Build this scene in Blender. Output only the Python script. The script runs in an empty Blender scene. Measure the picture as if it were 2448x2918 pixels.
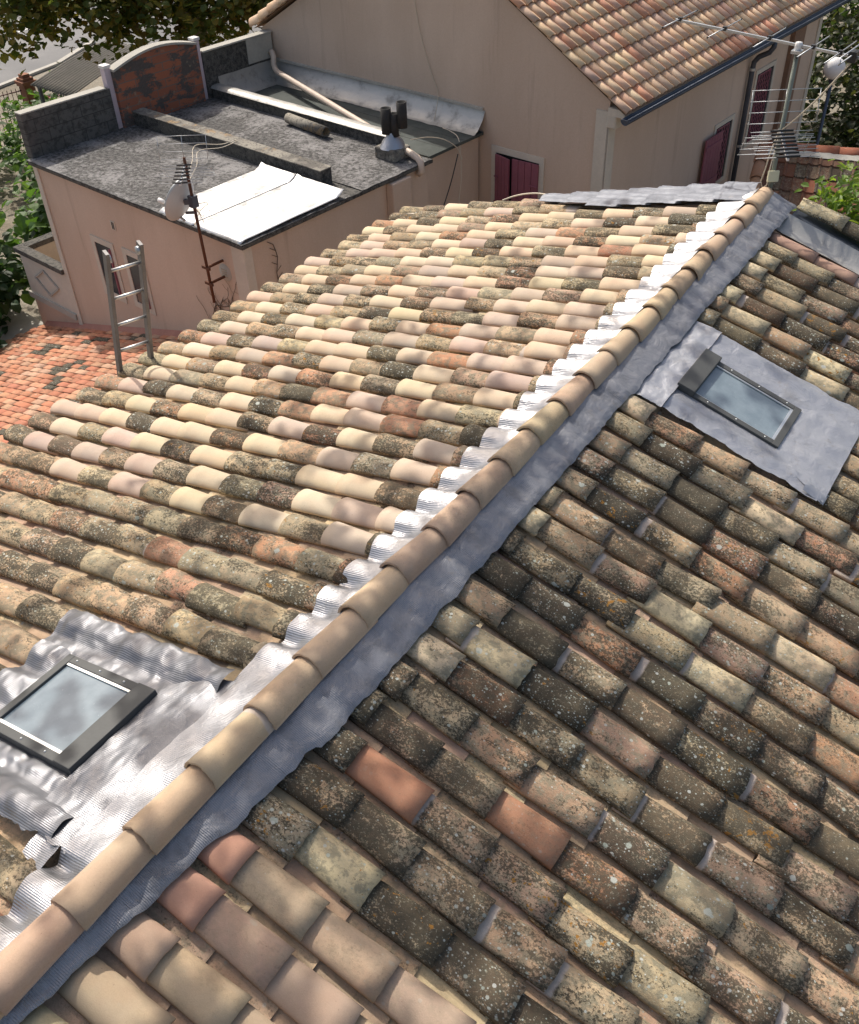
import bpy, bmesh, math, random
import numpy as np
from mathutils import Vector, Matrix, noise as mnoise
random.seed(7)
R = math.radians
scene = bpy.context.scene
col = scene.collection

# ---------------------------------------------------------------- camera, sky, sun, exposure
F_PX, YAW, PITCH, ROLL = 2751.4, -0.6068, 0.7021, -0.0396
CAM = Vector((2.4563, -8.7647, 3.8132))
fwd = Vector((math.sin(YAW)*math.cos(PITCH), math.cos(YAW)*math.cos(PITCH), -math.sin(PITCH)))
rt = Vector((math.cos(YAW), -math.sin(YAW), 0)); up = rt.cross(fwd)
rt2 = math.cos(ROLL)*rt + math.sin(ROLL)*up; up2 = -math.sin(ROLL)*rt + math.cos(ROLL)*up
cam = bpy.data.objects.new("camera", bpy.data.cameras.new("camera")); col.objects.link(cam)
m = Matrix((rt2, up2, -fwd)).transposed().to_4x4(); m.translation = CAM
cam.matrix_world = m
cam.data.sensor_fit = 'HORIZONTAL'; cam.data.sensor_width = 36; cam.data.lens = F_PX/2448*36
cam.data.clip_start = 0.05; cam.data.clip_end = 600
scene.camera = cam

SUN = Vector((-0.545, 0.30, 0.783)).normalized()
world = bpy.data.worlds.new("World"); scene.world = world; world.use_nodes = True
wn = world.node_tree.nodes; wl = world.node_tree.links
sky = wn.new('ShaderNodeTexSky'); sky.sky_type = 'NISHITA'; sky.sun_disc = False
sky.sun_elevation = math.asin(SUN.z); sky.sun_rotation = math.atan2(SUN.x, SUN.y)
sky.air_density = 1.0; sky.dust_density = 5.0; sky.ozone_density = 0.6; sky.altitude = 100
wb = wn.new('ShaderNodeMix'); wb.data_type = 'RGBA'; wb.blend_type = 'MULTIPLY'; wb.inputs[0].default_value = 1; wb.inputs[7].default_value = (1, .965, .91, 1)
wl.new(sky.outputs[0], wb.inputs[6]); wl.new(wb.outputs[2], wn['Background'].inputs[0]); wn['Background'].inputs[1].default_value = 0.15
sun = bpy.data.objects.new("sun", bpy.data.lights.new("sun", 'SUN')); col.objects.link(sun)
sun.data.energy = 3.3; sun.data.angle = R(0.53); sun.data.color = (1.0, 0.945, 0.86)
sun.rotation_euler = (-SUN).to_track_quat('-Z', 'Y').to_euler()
vs = scene.view_settings
vs.view_transform = 'Standard'; vs.look = 'None'; vs.gamma = 1.0; vs.exposure = 0.29; vs.use_curve_mapping = False
scene.cycles.max_bounces = 6; scene.cycles.transparent_max_bounces = 6

# ---------------------------------------------------------------- node helper
class NM:
    def __init__(s, name):
        s.m = bpy.data.materials.new(name); s.m.use_nodes = True
        s.t = s.m.node_tree; s.n = s.t.nodes; s.l = s.t.links; s.b = s.n['Principled BSDF']
    def put(s, sock, v):
        if hasattr(v, 'is_output') or isinstance(v, bpy.types.NodeSocket): s.l.new(v, sock)
        else:
            if isinstance(v, (tuple, list)) and len(v) == 3 and sock.type == 'RGBA': v = (*v, 1)
            sock.default_value = v
    def coord(s): return s.n.new('ShaderNodeTexCoord').outputs['Object']
    def attr(s, name): return s.n.new('ShaderNodeAttribute'), name
    def at(s, name, out='Vector'):
        n = s.n.new('ShaderNodeAttribute'); n.attribute_type = 'GEOMETRY'; n.attribute_name = name; return n.outputs[out]
    def noise(s, vec, scale, detail=4, rough=.6, dist=0, out='Fac'):
        n = s.n.new('ShaderNodeTexNoise'); s.put(n.inputs['Vector'], vec); n.inputs['Scale'].default_value = scale
        n.inputs['Detail'].default_value = detail; n.inputs['Roughness'].default_value = rough; n.inputs['Distortion'].default_value = dist
        return n.outputs[out]
    def vor(s, vec, scale, feat='F1'):
        n = s.n.new('ShaderNodeTexVoronoi'); n.feature = feat; s.put(n.inputs['Vector'], vec); n.inputs['Scale'].default_value = scale; return n
    def mapv(s, vec, sc=(1, 1, 1), loc=(0, 0, 0)):
        n = s.n.new('ShaderNodeMapping'); s.put(n.inputs['Vector'], vec); n.inputs['Scale'].default_value = sc; n.inputs['Location'].default_value = loc; return n.outputs[0]
    def ramp(s, f, lo, hi, a=0., b=1.):
        n = s.n.new('ShaderNodeMapRange'); n.interpolation_type = 'SMOOTHSTEP'
        for i, v in enumerate((f, lo, hi, a, b)): s.put(n.inputs[i], v)
        return n.outputs[0]
    def mth(s, op, a, b=0., clamp=False):
        n = s.n.new('ShaderNodeMath'); n.operation = op; n.use_clamp = clamp; s.put(n.inputs[0], a); s.put(n.inputs[1], b); return n.outputs[0]
    def mix(s, f, a, b, mode='MIX'):
        n = s.n.new('ShaderNodeMix'); n.data_type = 'RGBA'; n.blend_type = mode
        s.put(n.inputs[0], f); s.put(n.inputs[6], a); s.put(n.inputs[7], b); return n.outputs[2]
    def sep(s, v):
        n = s.n.new('ShaderNodeSeparateXYZ'); s.put(n.inputs[0], v); return n.outputs
    def bump(s, h, strength=.5, dist=.01, nrm=None):
        n = s.n.new('ShaderNodeBump'); s.put(n.inputs['Height'], h); n.inputs['Strength'].default_value = strength; n.inputs['Distance'].default_value = dist
        if nrm: s.put(n.inputs['Normal'], nrm)
        return n.outputs[0]
    def out(s, base=None, rough=.8, metal=0., nrm=None, **kw):
        if base is not None: s.put(s.b.inputs['Base Color'], base)
        s.put(s.b.inputs['Roughness'], rough); s.put(s.b.inputs['Metallic'], metal)
        if nrm: s.put(s.b.inputs['Normal'], nrm)
        for k, v in kw.items(): s.put(s.b.inputs[k.replace('_', ' ')], v)
        return s.m

def simple(name, c, rough=.7, metal=0., var=.25, scale=8, bump=.15, dark=(.5, .5, .5)):
    k = NM(name); v = k.coord()
    n1 = k.noise(v, scale, 5, .65); n2 = k.noise(v, scale*9, 4, .6)
    f = k.mth('ADD', k.mth('MULTIPLY', n1, .65), k.mth('MULTIPLY', n2, .35))
    dk = tuple(c[i]*dark[i] for i in range(3))
    base = k.mix(k.ramp(f, .35, .68, var, 0), c, dk)
    return k.out(base, rough, metal, k.bump(n2, bump, .004))

# ---------------------------------------------------------------- materials
def clay():
    k = NM('clay_tile'); v = k.at('tuv'); tint = k.at('tint', 'Color'); w = k.at('tint', 'Alpha')
    wx = k.at('wx', 'Color'); ws = k.sep(wx); wa = k.at('wx', 'Alpha')
    dark, spots, orange = ws[0], ws[1], ws[2]
    tt = k.sep(v)
    vst = k.mapv(v, (.55, 1, 1))
    nA = k.noise(vst, 8, 5, .62, .3); nB = k.noise(v, 62, 6, .78); nC = k.noise(v, 170, 3, .6)
    nD = k.noise(v, 4.0, 3, .5)
    c = k.mix(k.ramp(nD, .40, .68, 0, .38), tint, k.mix(1., tint, (.88, .72, .66), 'MULTIPLY'))
    c = k.mix(k.ramp(nA, .35, .7, 0, .3), c, k.mix(1., tint, (1.18, 1.14, 1.0), 'MULTIPLY'))
    c = k.mix(k.ramp(nC, .3, .75, .22, 0), c, k.mix(1., c, (.62, .58, .55), 'MULTIPLY'))
    c = k.mix(k.ramp(k.noise(v, 90, 2, .5), .70, .76, 0, .5), c, (.16, .10, .07))
    # bare pale flaked clay patches on weathered ones
    pale = k.mth('MULTIPLY', k.ramp(k.noise(vst, 11, 5, .65), .52, .62), w)
    c = k.mix(k.mth('MULTIPLY', pale, .7), c, k.mix(.35, k.mix(1., tint, (1.5, 1.5, 1.45), 'MULTIPLY'), (.42, .32, .20)))
    # grey green lichen crust
    g = k.noise(k.mapv(v, loc=(3, 1, 0)), 17, 6, .72)
    gm = k.mth('MULTIPLY', k.ramp(g, .45, .58), w)
    c = k.mix(k.mth('MULTIPLY', gm, .8), c, k.mix(nB, (.115, .105, .070), (.30, .28, .20)))
    # black crust: coarse mask times fine speckle
    mm = k.mth('ADD', k.mth('MULTIPLY', nA, .42), k.mth('MULTIPLY', nB, .58))
    mm = k.mth('ADD', mm, k.mth('MULTIPLY', k.mth('SUBTRACT', dark, .5), .30))
    dm = k.mth('MULTIPLY', k.ramp(mm, .49, .545), w)
    dcol = k.mix(k.noise(v, 30, 4, .7), (.016, .014, .011), (.085, .072, .050))
    c = k.mix(k.mth('MULTIPLY', dm, .93), c, dcol)
    # fine pale specks growing on the crust
    sp = k.ramp(k.noise(k.mapv(v, loc=(7, 2, 0)), 85, 3, .6), .60, .66)
    c = k.mix(k.mth('MULTIPLY', k.mth('MULTIPLY', sp, w), .55), c, (.40, .37, .28))
    # orange lichen
    om = k.ramp(k.mth('ADD', k.noise(k.mapv(v, loc=(1, 9, 0)), 20, 4, .7), k.mth('MULTIPLY', orange, .16)), .70, .74)
    c = k.mix(k.mth('MULTIPLY', om, w), c, k.mix(nB, (.40, .16, .03), (.22, .15, .04)))
    # round white lichen discs, two sizes
    for sc, rad, hi in ((11, .24, .13), (26, .27, .40), (62, .30, .36)):
        vo = k.vor(k.mapv(v, loc=(sc, 0, 0)), sc)
        hs = k.sep(vo.outputs['Color'])
        dd = k.mth('ADD', vo.outputs['Distance'], k.mth('MULTIPLY', k.mth('SUBTRACT', nB, .5), .28))
        sel = k.mth('MULTIPLY', k.mth('LESS_THAN', hs[0], k.mth('MULTIPLY', spots, hi)), k.ramp(dd, rad*.75, rad, 1, 0))
        c = k.mix(k.mth('MULTIPLY', k.mth('MULTIPLY', sel, w), .9), c, k.mix(hs[1], (.50, .51, .47), (.33, .37, .31)))
    # mortar white collar near the upper end
    cb = k.mth('MULTIPLY', k.ramp(k.mth('ADD', tt[0], k.mth('MULTIPLY', nA, .035)), .135, .15, 1, 0), wa)
    c = k.mix(k.mth('MULTIPLY', cb, .85), c, k.mix(nA, (.62, .56, .50), (.42, .33, .27)))
    hgt = k.mth('ADD', k.mth('MULTIPLY', nB, .6), k.mth('ADD', k.mth('MULTIPLY', nA, .5), k.mth('MULTIPLY', nC, .35)))
    hgt = k.mth('MULTIPLY', hgt, k.mth('ADD', k.mth('MULTIPLY', w, .85), .15))
    return k.out(c, .88, 0, k.bump(hgt, .75, .008), Specular_IOR_Level=.25)
M = {}
M['clay'] = clay()

def stucco():
    k = NM('pink_stucco'); v = k.coord()
    n1 = k.noise(k.mapv(v, (1, 1, .35)), .9, 5, .6); n2 = k.noise(v, 45, 4, .6); n3 = k.noise(k.mapv(v, (2.2, 2.2, .16)), 1.3, 5, .65)
    c = k.mix(k.ramp(n1, .35, .7), (.55, .425, .33), (.62, .49, .39))
    c = k.mix(k.ramp(n3, .55, .74, 0, .55), c, (.31, .225, .175))
    c = k.mix(k.ramp(n2, .3, .7, .18, 0), c, (.36, .25, .18))
    return k.out(c, .92, 0, k.bump(n2, .35, .006), Specular_IOR_Level=.2)
M['stucco'] = stucco()

def roofscreed(name, lo, hi, wh):
    k = NM(name); v = k.coord()
    n1 = k.noise(v, 1.1, 6, .65); n2 = k.noise(v, 14, 6, .75); n3 = k.noise(v, 60, 3, .7)
    c = k.mix(k.ramp(n2, .38, .62), lo, hi)
    c = k.mix(k.ramp(k.mth('ADD', k.mth('MULTIPLY', n1, .6), k.mth('MULTIPLY', n2, .4)), .46, .60, 0, .75), c, wh)
    c = k.mix(k.ramp(n3, .5, .62, 0, .55), c, (.03, .03, .028))
    c = k.mix(k.ramp(n3, .60, .70, 0, .7), c, (.42, .40, .37))
    return k.out(c, .95, 0, k.bump(n3, .6, .01))
M['screed'] = roofscreed('weathered_roof_screed', (.030, .029, .028), (.13, .125, .12), (.30, .29, .285))
M['oldconcrete'] = roofscreed('old_concrete', (.030, .029, .027), (.12, .112, .10), (.10, .095, .08))
def coping():
    k = NM('coping_concrete'); v = k.coord()
    n1 = k.noise(v, 2.2, 6, .7); n2 = k.noise(v, 26, 5, .7)
    c = k.mix(k.ramp(n1, .42, .60), (.26, .24, .20), (.12, .11, .095))
    c = k.mix(k.ramp(k.noise(v, 3.1, 5, .7), .56, .64, 0, .8), c, (.30, .20, .10))
    c = k.mix(k.ramp(n2, .52, .64, 0, .8), c, (.035, .033, .03))
    return k.out(c, .95, 0, k.bump(n2, .6, .008))
M['coping'] = coping()
def block():
    k = NM('grey_blockwork'); v = k.at('tuv')
    br = k.n.new('ShaderNodeTexBrick'); k.put(br.inputs['Vector'], v)
    br.inputs['Color1'].default_value = (.125, .12, .11, 1); br.inputs['Color2'].default_value = (.09, .088, .082, 1); br.inputs['Mortar'].default_value = (.05, .048, .045, 1)
    br.inputs['Scale'].default_value = 1; br.inputs['Brick Width'].default_value = .45; br.inputs['Row Height'].default_value = .2; br.inputs['Mortar Size'].default_value = .008
    n2 = k.noise(v, 9, 6, .7)
    c = k.mix(k.ramp(n2, .45, .62, 0, .75), br.outputs[0], (.035, .034, .032))
    return k.out(c, .95, 0, k.bump(k.noise(v, 50, 4, .6), .5, .008))
M['block'] = block()
def hollowbrick():
    k = NM('hollow_red_brick'); v = k.at('tuv')
    br = k.n.new('ShaderNodeTexBrick'); k.put(br.inputs['Vector'], v)
    br.inputs['Color1'].default_value = (.36, .125, .065, 1); br.inputs['Color2'].default_value = (.27, .10, .06, 1); br.inputs['Mortar'].default_value = (.16, .13, .11, 1)
    br.inputs['Scale'].default_value = 1; br.inputs['Brick Width'].default_value = .42; br.inputs['Row Height'].default_value = .14; br.inputs['Mortar Size'].default_value = .008
    n1 = k.noise(k.mapv(v, (1, 1.7, 1), (2.3, 0, 0)), 2.0, 6, .68, .4); n2 = k.noise(v, 25, 5, .7)
    vv = k.sep(v)
    f = k.mth('ADD', n1, k.mth('MULTIPLY', k.mth('SUBTRACT', n2, .5), .25))
    c = k.mix(k.ramp(f, .47, .54, 0, .95), br.outputs[0], k.mix(n2, (.035, .033, .03), (.13, .12, .11)))
    c = k.mix(k.ramp(k.noise(v, 5, 5, .7), .60, .66, 0, .7), c, (.26, .21, .15))
    return k.out(c, .9, 0, k.bump(n2, .5, .01))
M['hbrick'] = hollowbrick()
def felt():
    k = NM('green_grey_roof_felt'); v = k.coord()
    n1 = k.noise(v, 2, 4, .6); n2 = k.noise(v, 80, 3, .6)
    c = k.mix(k.ramp(n1, .4, .65), (.050, .058, .052), (.078, .088, .080))
    c = k.mix(k.ramp(n2, .4, .7, 0, .4), c, (.11, .12, .11))
    return k.out(c, .9, 0, k.bump(n2, .4, .004))
M['felt'] = felt()
def foil(name, base, rough, ribs, wr, stain=.25, ripple=14, metal=.92):
    k = NM(name); v = k.coord()
    s = k.sep(v)
    rib = k.mth('SINE', k.mth('MULTIPLY', s[1], 2*math.pi/.0095))
    n1 = k.noise(v, ripple, 4, .6, .6); n2 = k.noise(v, 40, 3, .6); n3 = k.noise(v, 3.5, 5, .7)
    c = k.mix(k.ramp(n3, .48, .70, 0, stain), base, tuple(b*.42 for b in base))
    c = k.mix(k.ramp(k.noise(v, 9, 5, .7), .60, .72, 0, stain), c, (.28, .24, .2))
    b1 = k.bump(n1, wr, .03); b2 = k.bump(n2, wr*.4, .006, b1); b3 = k.bump(rib, ribs, .0016, b2)
    rr = k.ramp(n3, .35, .7, rough-.08, rough+.12)
    return k.out(c, rr, metal, b3)
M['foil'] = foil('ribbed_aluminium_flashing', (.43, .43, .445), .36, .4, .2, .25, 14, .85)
M['apron'] = foil('creased_apron_foil', (.23, .234, .25), .38, .35, .25, .3, 7, .65)
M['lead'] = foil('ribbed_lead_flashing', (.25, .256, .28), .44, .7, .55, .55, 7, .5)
M['dulllead'] = foil('dull_grey_flashing', (.40, .41, .44), .46, .5, .35, .45, 8, .55)
M['vergelead'] = foil('far_verge_lead', (.16, .17, .197), .52, .5, .3, .4, 8, .4)
M['agedalu'] = foil('stained_aluminium', (.42, .41, .385), .48, 0, .25, .6, 6, .5)
M['alu'] = foil('aluminium_roof_sheet', (.62, .62, .62), .38, 0., .12, .10, 4, .7)
M['zinc'] = simple('blue_grey_zinc', (.085, .10, .13), .45, .5, .5, 5)
M['frame'] = simple('dark_grey_frame_paint', (.065, .068, .066), .62, 0, .3, 6)
M['trim'] = simple('cream_trim_render', (.60, .54, .45), .9, 0, .25, 3)
M['palealu'] = simple('silver_trim', (.72, .72, .70), .35, .8, .15, 20)
M['shutter'] = simple('mauve_shutter_paint', (.26, .085, .115), .55, 0, .3, 4)
M['pvc'] = simple('beige_plastic_pipe', (.62, .50, .40), .5, 0, .25, 3)
M['rust'] = simple('rusty_steel', (.12, .045, .022), .85, .1, .6, 14)
M['galv'] = simple('galvanised_steel', (.46, .48, .50), .42, .75, .3, 12)
M['railgrey'] = simple('worn_grey_aluminium', (.20, .19, .19), .5, .35, .6, 9)
M['polegreen'] = simple('grey_green_pole', (.22, .24, .20), .6, .2, .4, 6)
M['black'] = simple('black_plastic', (.012, .012, .014), .5, 0, .2, 10)
M['soot'] = simple('sooty_metal', (.035, .032, .030), .8, .1, .6, 12)
M['white'] = simple('white_paint', (.74, .72, .70), .5, 0, .2, 6)
M['postpink'] = simple('pale_mauve_post_paint', (.62, .52, .56), .8, 0, .3, 6)
M['cable'] = simple('cream_cable', (.60, .52, .40), .6, 0, .2, 6)
M['cabledark'] = simple('dark_cable', (.03, .03, .03), .6, 0, .2, 6)
M['terracotta'] = simple('terracotta', (.44, .17, .085), .8, 0, .35, 10)
M['ironbrown'] = simple('brown_iron', (.10, .03, .03), .6, .2, .3, 8)
M['mortar'] = simple('lime_mortar', (.46, .38, .28), .95, 0, .5, 9)
M['dish'] = simple('grey_dish_paint', (.50, .52, .52), .45, .1, .15, 6)
M['bark'] = simple('plane_bark', (.26, .23, .17), .9, 0, .6, 3)
M['stem'] = simple('brown_stem', (.11, .075, .05), .9, 0, .5, 9)
M['deck'] = simple('roof_underlay', (.12, .085, .06), .95, 0, .5, 8)
M['fibro'] = simple('fibre_cement', (.22, .21, .19), .95, 0, .5, 1.2)
M['cream'] = simple('cream_plastic', (.66, .62, .42), .5, 0, .1, 6)
M['inner'] = simple('window_glass_dark', (.05, .05, .06), .12, 0, .3, 2)
M['limestone'] = simple('pale_limestone_wall', (.44, .42, .37), .95, 0, .4, 2)
def glass():
    k = NM('sky_tinted_glass'); v = k.coord()
    n = k.noise(v, 5, 5, .6); d = k.noise(v, 70, 3, .6)
    c = k.mix(k.ramp(n, .35, .7), (.16, .205, .235), (.22, .27, .30))  # pale blue sky reflection put into the opaque base colour
    c = k.mix(k.ramp(d, .66, .74, 0, .35), c, (.5, .5, .48))
    return k.out(c, k.ramp(n, .3, .7, .08, .22), 0, None, Specular_IOR_Level=.6)
M['glass'] = glass()
def asphalt():
    k = NM('grey_asphalt'); v = k.coord(); n1 = k.noise(v, .25, 5, .6); n2 = k.noise(v, 12, 4, .7)
    c = k.mix(k.ramp(n1, .35, .7), (.15, .15, .15), (.22, .215, .21)); c = k.mix(k.ramp(n2, .4, .65, .2, 0), c, (.09, .09, .09))
    return k.out(c, .9)
M['asphalt'] = asphalt()
def dirt():
    k = NM('gravel_soil'); v = k.coord(); n1 = k.noise(v, .5, 6, .65); n2 = k.noise(v, 14, 5, .75)
    c = k.mix(k.ramp(n1, .4, .6), (.22, .18, .13), (.34, .30, .24)); c = k.mix(k.ramp(n2, .45, .62, .6, 0), c, (.09, .085, .06))
    return k.out(c, .95, 0, k.bump(n2, .6, .03))
M['dirt'] = dirt()
def leaf(name, tr=.45):
    k = NM(name); c = k.at('tint', 'Color'); n = k.noise(k.coord(), 9, 3, .6)
    c = k.mix(k.ramp(n, .3, .7, .35, 0), c, k.mix(1., c, (.55, .5, .4), 'MULTIPLY'))
    k.out(c, .5, 0, None, Specular_IOR_Level=.4)
    t = k.n.new('ShaderNodeBsdfTranslucent'); k.put(t.inputs[0], k.mix(1., c, (1.5, 1.5, .7), 'MULTIPLY'))
    mx = k.n.new('ShaderNodeMixShader'); mx.inputs[0].default_value = tr
    k.l.new(k.b.outputs[0], mx.inputs[1]); k.l.new(t.outputs[0], mx.inputs[2]); k.l.new(mx.outputs[0], k.n['Material Output'].inputs[0])
    return k.m
M['leaf'] = leaf('leaf')

# ---------------------------------------------------------------- mesh builder
I = lambda *p: Vector(p if len(p) > 1 else p[0])
class MB:
    def __init__(s): s.V = []; s.F = []; s.tuv = []; s.tint = []; s.wx = []; s.sm = []
    def add(s, vs, fs, tuv=None, tint=None, wx=None, smooth=False):
        b = len(s.V); s.V += [tuple(v) for v in vs]; s.F += [tuple(b+i for i in f) for f in fs]; s.sm += [smooth]*len(fs)
        n = len(vs)
        s.tuv += list(tuv) if tuv is not None else [(0, 0, 0)]*n
        s.tint += ([tint]*n if tint is not None and not isinstance(tint, list) else tint) or [(.5, .5, .5, 0)]*n
        s.wx += [wx]*n if wx is not None else [(0, 0, 0, 0)]*n
        return s
    def box(s, x0, x1, y0, y1, z0, z1, f=I, tuvax=None):
        c = [(x, y, z) for x in (x0, x1) for y in (y0, y1) for z in (z0, z1)]
        tuv = None
        if tuvax: tuv = [tuple(p[i] for i in tuvax)+(0,) for p in c]
        return s.add([f(*p) for p in c], [(0, 1, 3, 2), (4, 6, 7, 5), (0, 4, 5, 1), (2, 3, 7, 6), (0, 2, 6, 4), (1, 5, 7, 3)], tuv)
    def bar(s, p, q, w, h=None, upv=(0, 0, 1)):
        p, q = Vector(p), Vector(q); d = (q-p).normalized(); sd = d.cross(Vector(upv))
        if sd.length < 1e-4: sd = d.cross(Vector((1, 0, 0)))
        sd.normalize(); n = sd.cross(d); h = h or w
        vs = [e + sd*a*w/2 + n*b*h/2 for e in (p, q) for a, b in ((-1, -1), (1, -1), (1, 1), (-1, 1))]
        return s.add(vs, [(3, 2, 1, 0), (4, 5, 6, 7)] + [(i, (i+1) % 4, 4+(i+1) % 4, 4+i) for i in range(4)])
    def tube(s, pts, r, n=8, cap=True):
        pts = [Vector(p) for p in pts]; rs = r if isinstance(r, (list, tuple)) else [r]*len(pts)
        vs = []; ref = None
        for i, p in enumerate(pts):
            d = (pts[min(i+1, len(pts)-1)] - pts[max(i-1, 0)]).normalized()
            if ref is None:
                ref = d.cross(Vector((0, 0, 1)))
                if ref.length < .1: ref = d.cross(Vector((1, 0, 0)))
            ref = (ref - d*ref.dot(d)).normalized(); b = d.cross(ref)
            for j in range(n):
                a = 2*math.pi*j/n; vs.append(p + (ref*math.cos(a)+b*math.sin(a))*rs[i])
        fs = [(i*n+j, i*n+(j+1) % n, (i+1)*n+(j+1) % n, (i+1)*n+j) for i in range(len(pts)-1) for j in range(n)]
        if cap: fs += [tuple(range(n-1, -1, -1)), tuple((len(pts)-1)*n+j for j in range(n))]
        return s.add(vs, fs, smooth=True)
    def lathe(s, c, prof, n=16, ax=(0, 0, 1)):
        ax = Vector(ax).normalized(); a = ax.orthogonal().normalized(); b = ax.cross(a); c = Vector(c)
        vs = [c + ax*h + (a*math.cos(2*math.pi*j/n)+b*math.sin(2*math.pi*j/n))*r for r, h in prof for j in range(n)]
        fs = [(i*n+j, i*n+(j+1) % n, (i+1)*n+(j+1) % n, (i+1)*n+j) for i in range(len(prof)-1) for j in range(n)]
        return s.add(vs, fs, smooth=True)
    def grid(s, fn, nu, nv, tint=None, smooth=True, th=0):
        vs = []; tuv = []
        for i in range(nu+1):
            for j in range(nv+1):
                p = fn(i/nu, j/nv); vs.append(p); tuv.append((i/nu, j/nv, 0))
        fs = [(i*(nv+1)+j, (i+1)*(nv+1)+j, (i+1)*(nv+1)+j+1, i*(nv+1)+j+1) for i in range(nu) for j in range(nv)]
        return s.add(vs, fs, tuv, tint, smooth=smooth)
    def prism(s, poly, off, tuv=None):
        n = len(poly); off = Vector(off); vs = [Vector(p) for p in poly]; vs += [v+off for v in vs]
        t = (tuv*2) if tuv else None
        return s.add(vs, [tuple(range(n)), tuple(range(2*n-1, n-1, -1))] + [(i, n+i, n+(i+1) % n, (i+1) % n) for i in range(n)], t)
    def quad(s, a, b, c, d, tuv=None): return s.add([a, b, c, d], [(0, 1, 2, 3)], tuv)
    def build(s, name, mat, parent=None, origin=None, fix=True, bevel=0, solid=0, smooth_ang=None):
        me = bpy.data.meshes.new(name)
        o = Vector(origin) if origin is not None else (Vector(parent['_o']) if parent is not None and '_o' in parent else Vector((0, 0, 0)))
        A = np.array(s.V, dtype=float) - np.array(o)
        me.from_pydata(A.tolist(), [], s.F)
        if fix:
            bm = bmesh.new(); bm.from_mesh(me); bmesh.ops.recalc_face_normals(bm, faces=bm.faces); bm.to_mesh(me); bm.free()
        me.polygons.foreach_set('use_smooth', s.sm)
        if any(any(t) for t in s.tuv):
            me.attributes.new('tuv', 'FLOAT_VECTOR', 'POINT').data.foreach_set('vector', np.array(s.tuv, dtype=np.float32).ravel())
        if any(t != (.5, .5, .5, 0) for t in s.tint):
            me.attributes.new('tint', 'FLOAT_COLOR', 'POINT').data.foreach_set('color', np.array(s.tint, dtype=np.float32).ravel())
            me.attributes.new('wx', 'FLOAT_COLOR', 'POINT').data.foreach_set('color', np.array(s.wx, dtype=np.float32).ravel())
        me.materials.append(M[mat] if isinstance(mat, str) else mat)
        ob = bpy.data.objects.new(name, me); col.objects.link(ob)
        if parent is not None: ob.parent = parent
        else: ob.location = o
        ob['_o'] = tuple(o)
        if bevel:
            b = ob.modifiers.new('bevel', 'BEVEL'); b.width = bevel; b.segments = 2; b.limit_method = 'ANGLE'; b.angle_limit = R(40)
        if solid:
            b = ob.modifiers.new('solid', 'SOLIDIFY'); b.thickness = solid; b.offset = 0
        return ob
def tag(o, label=None, cat=None, group=None, kind=None):
    if label: o['label'] = label
    if cat: o['category'] = cat
    if group: o['group'] = group
    if kind: o['kind'] = kind
    return o
def thing(name, loc, label, cat, group=None):
    o = bpy.data.objects.new(name, None); o.empty_display_size = .2; col.objects.link(o); o.location = loc; o['_o'] = tuple(loc)
    return tag(o, label, cat, group)
def nz(x, y, z=0): return mnoise.noise(Vector((x, y, z)))
def project(p):
    d = Vector(p)-CAM; z = d.dot(fwd)
    if z < .05: return None
    return 1224+F_PX*d.dot(rt2)/z, 1459-F_PX*d.dot(up2)/z, z
def infr(p, mg=0):
    q = project(p); return q is not None and -mg < q[0] < 2448+mg and -mg < q[1] < 2918+mg

# ================================================================ OUR HOUSE: two tiled slopes
QL, Y0L, W0, H0, H1 = 0.26175, 0.9258, 4.4331, 1.1551, -0.0091
def zleft(x, y):
    j = (Y0L-y)/QL
    t = (-x-.2468)/(W0-.2468)
    return -.0813 + (-(H0+H1*j)+.0813)*t
TR = math.tan(R(17.5))
QR, YR = 0.2546, -6.59
def PL(t, y, h): return Vector((-t-.25*h, y, zleft(-t, y)-.088+h))
def PR(t, y, h): return Vector((t+.3*h, y, -t*TR-.083-.088+h))
house = thing('tiled_house', (-1.2, -4, -6.5), 'house under the camera with a ridged roof of old and new canal tiles', 'house')

def tile(mb, P, t0, L, yc, hw0=.082, hw1=.101, hh0=.060, hh1=.074, tilt=.022, seed=0., tint=(.5, .4, .3, 0), wx=(0, 0, 0, 0), na=10, nl=4, th=.013, yaw=0., dh=0., rag=0., t1b=None, flip=False):
    vo = []; vi = []; tu = []
    for i in range(nl+1):
        u = i/nl
        for a in range(na+1):
            ph = math.pi*a/na; uu = u; rg = 0
            if rag and i in (0, nl): rg = rag*(nz(seed*3+a*.55, i*7.1)+.8*nz(seed*5+a*1.9, i*3.3))
            tt = t0+L*u+rg
            hw = hw0+(hw1-hw0)*u; hh = hh0+(hh1-hh0)*u
            wob = rag*.3*nz(seed+u*2.2, a*.4, 5)
            ww = -math.cos(ph); sn = math.sin(ph)
            yy = yc+yaw*(u-.5)*L
            h = dh+tilt*u
            vo.append(P(tt, yy+ww*(hw+wob), h+(hh+wob)*sn)); vi.append(P(tt, yy+ww*(hw-th), h+(hh-th)*sn))
            tu.append((L*u+.001, (ph-1.57)*hw, seed))
    n = na+1; off = (nl+1)*n; fs = []
    for i in range(nl):
        for a in range(na):
            p = i*n+a
            fs.append((p, p+n, p+n+1, p+1)); fs.append((off+p, off+p+1, off+p+n+1, off+p+n))
    for a in range(na):
        fs.append((a, a+1, off+a+1, off+a)); q = nl*n+a; fs.append((q, off+q, off+q+1, q+1))
    for i in range(nl):
        for a in (0, na):
            p = i*n+a; fs.append((p, off+p, off+p+n, p+n))
    b = len(mb.V)
    mb.add(vo+vi, fs, tu+tu, tint, wx, smooth=True)
    # the cut ends stay crisp: flat
    for q in range(len(fs)-2*na-2*nl, len(fs)): mb.sm[len(mb.sm)-len(fs)+q] = False
    return mb

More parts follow.
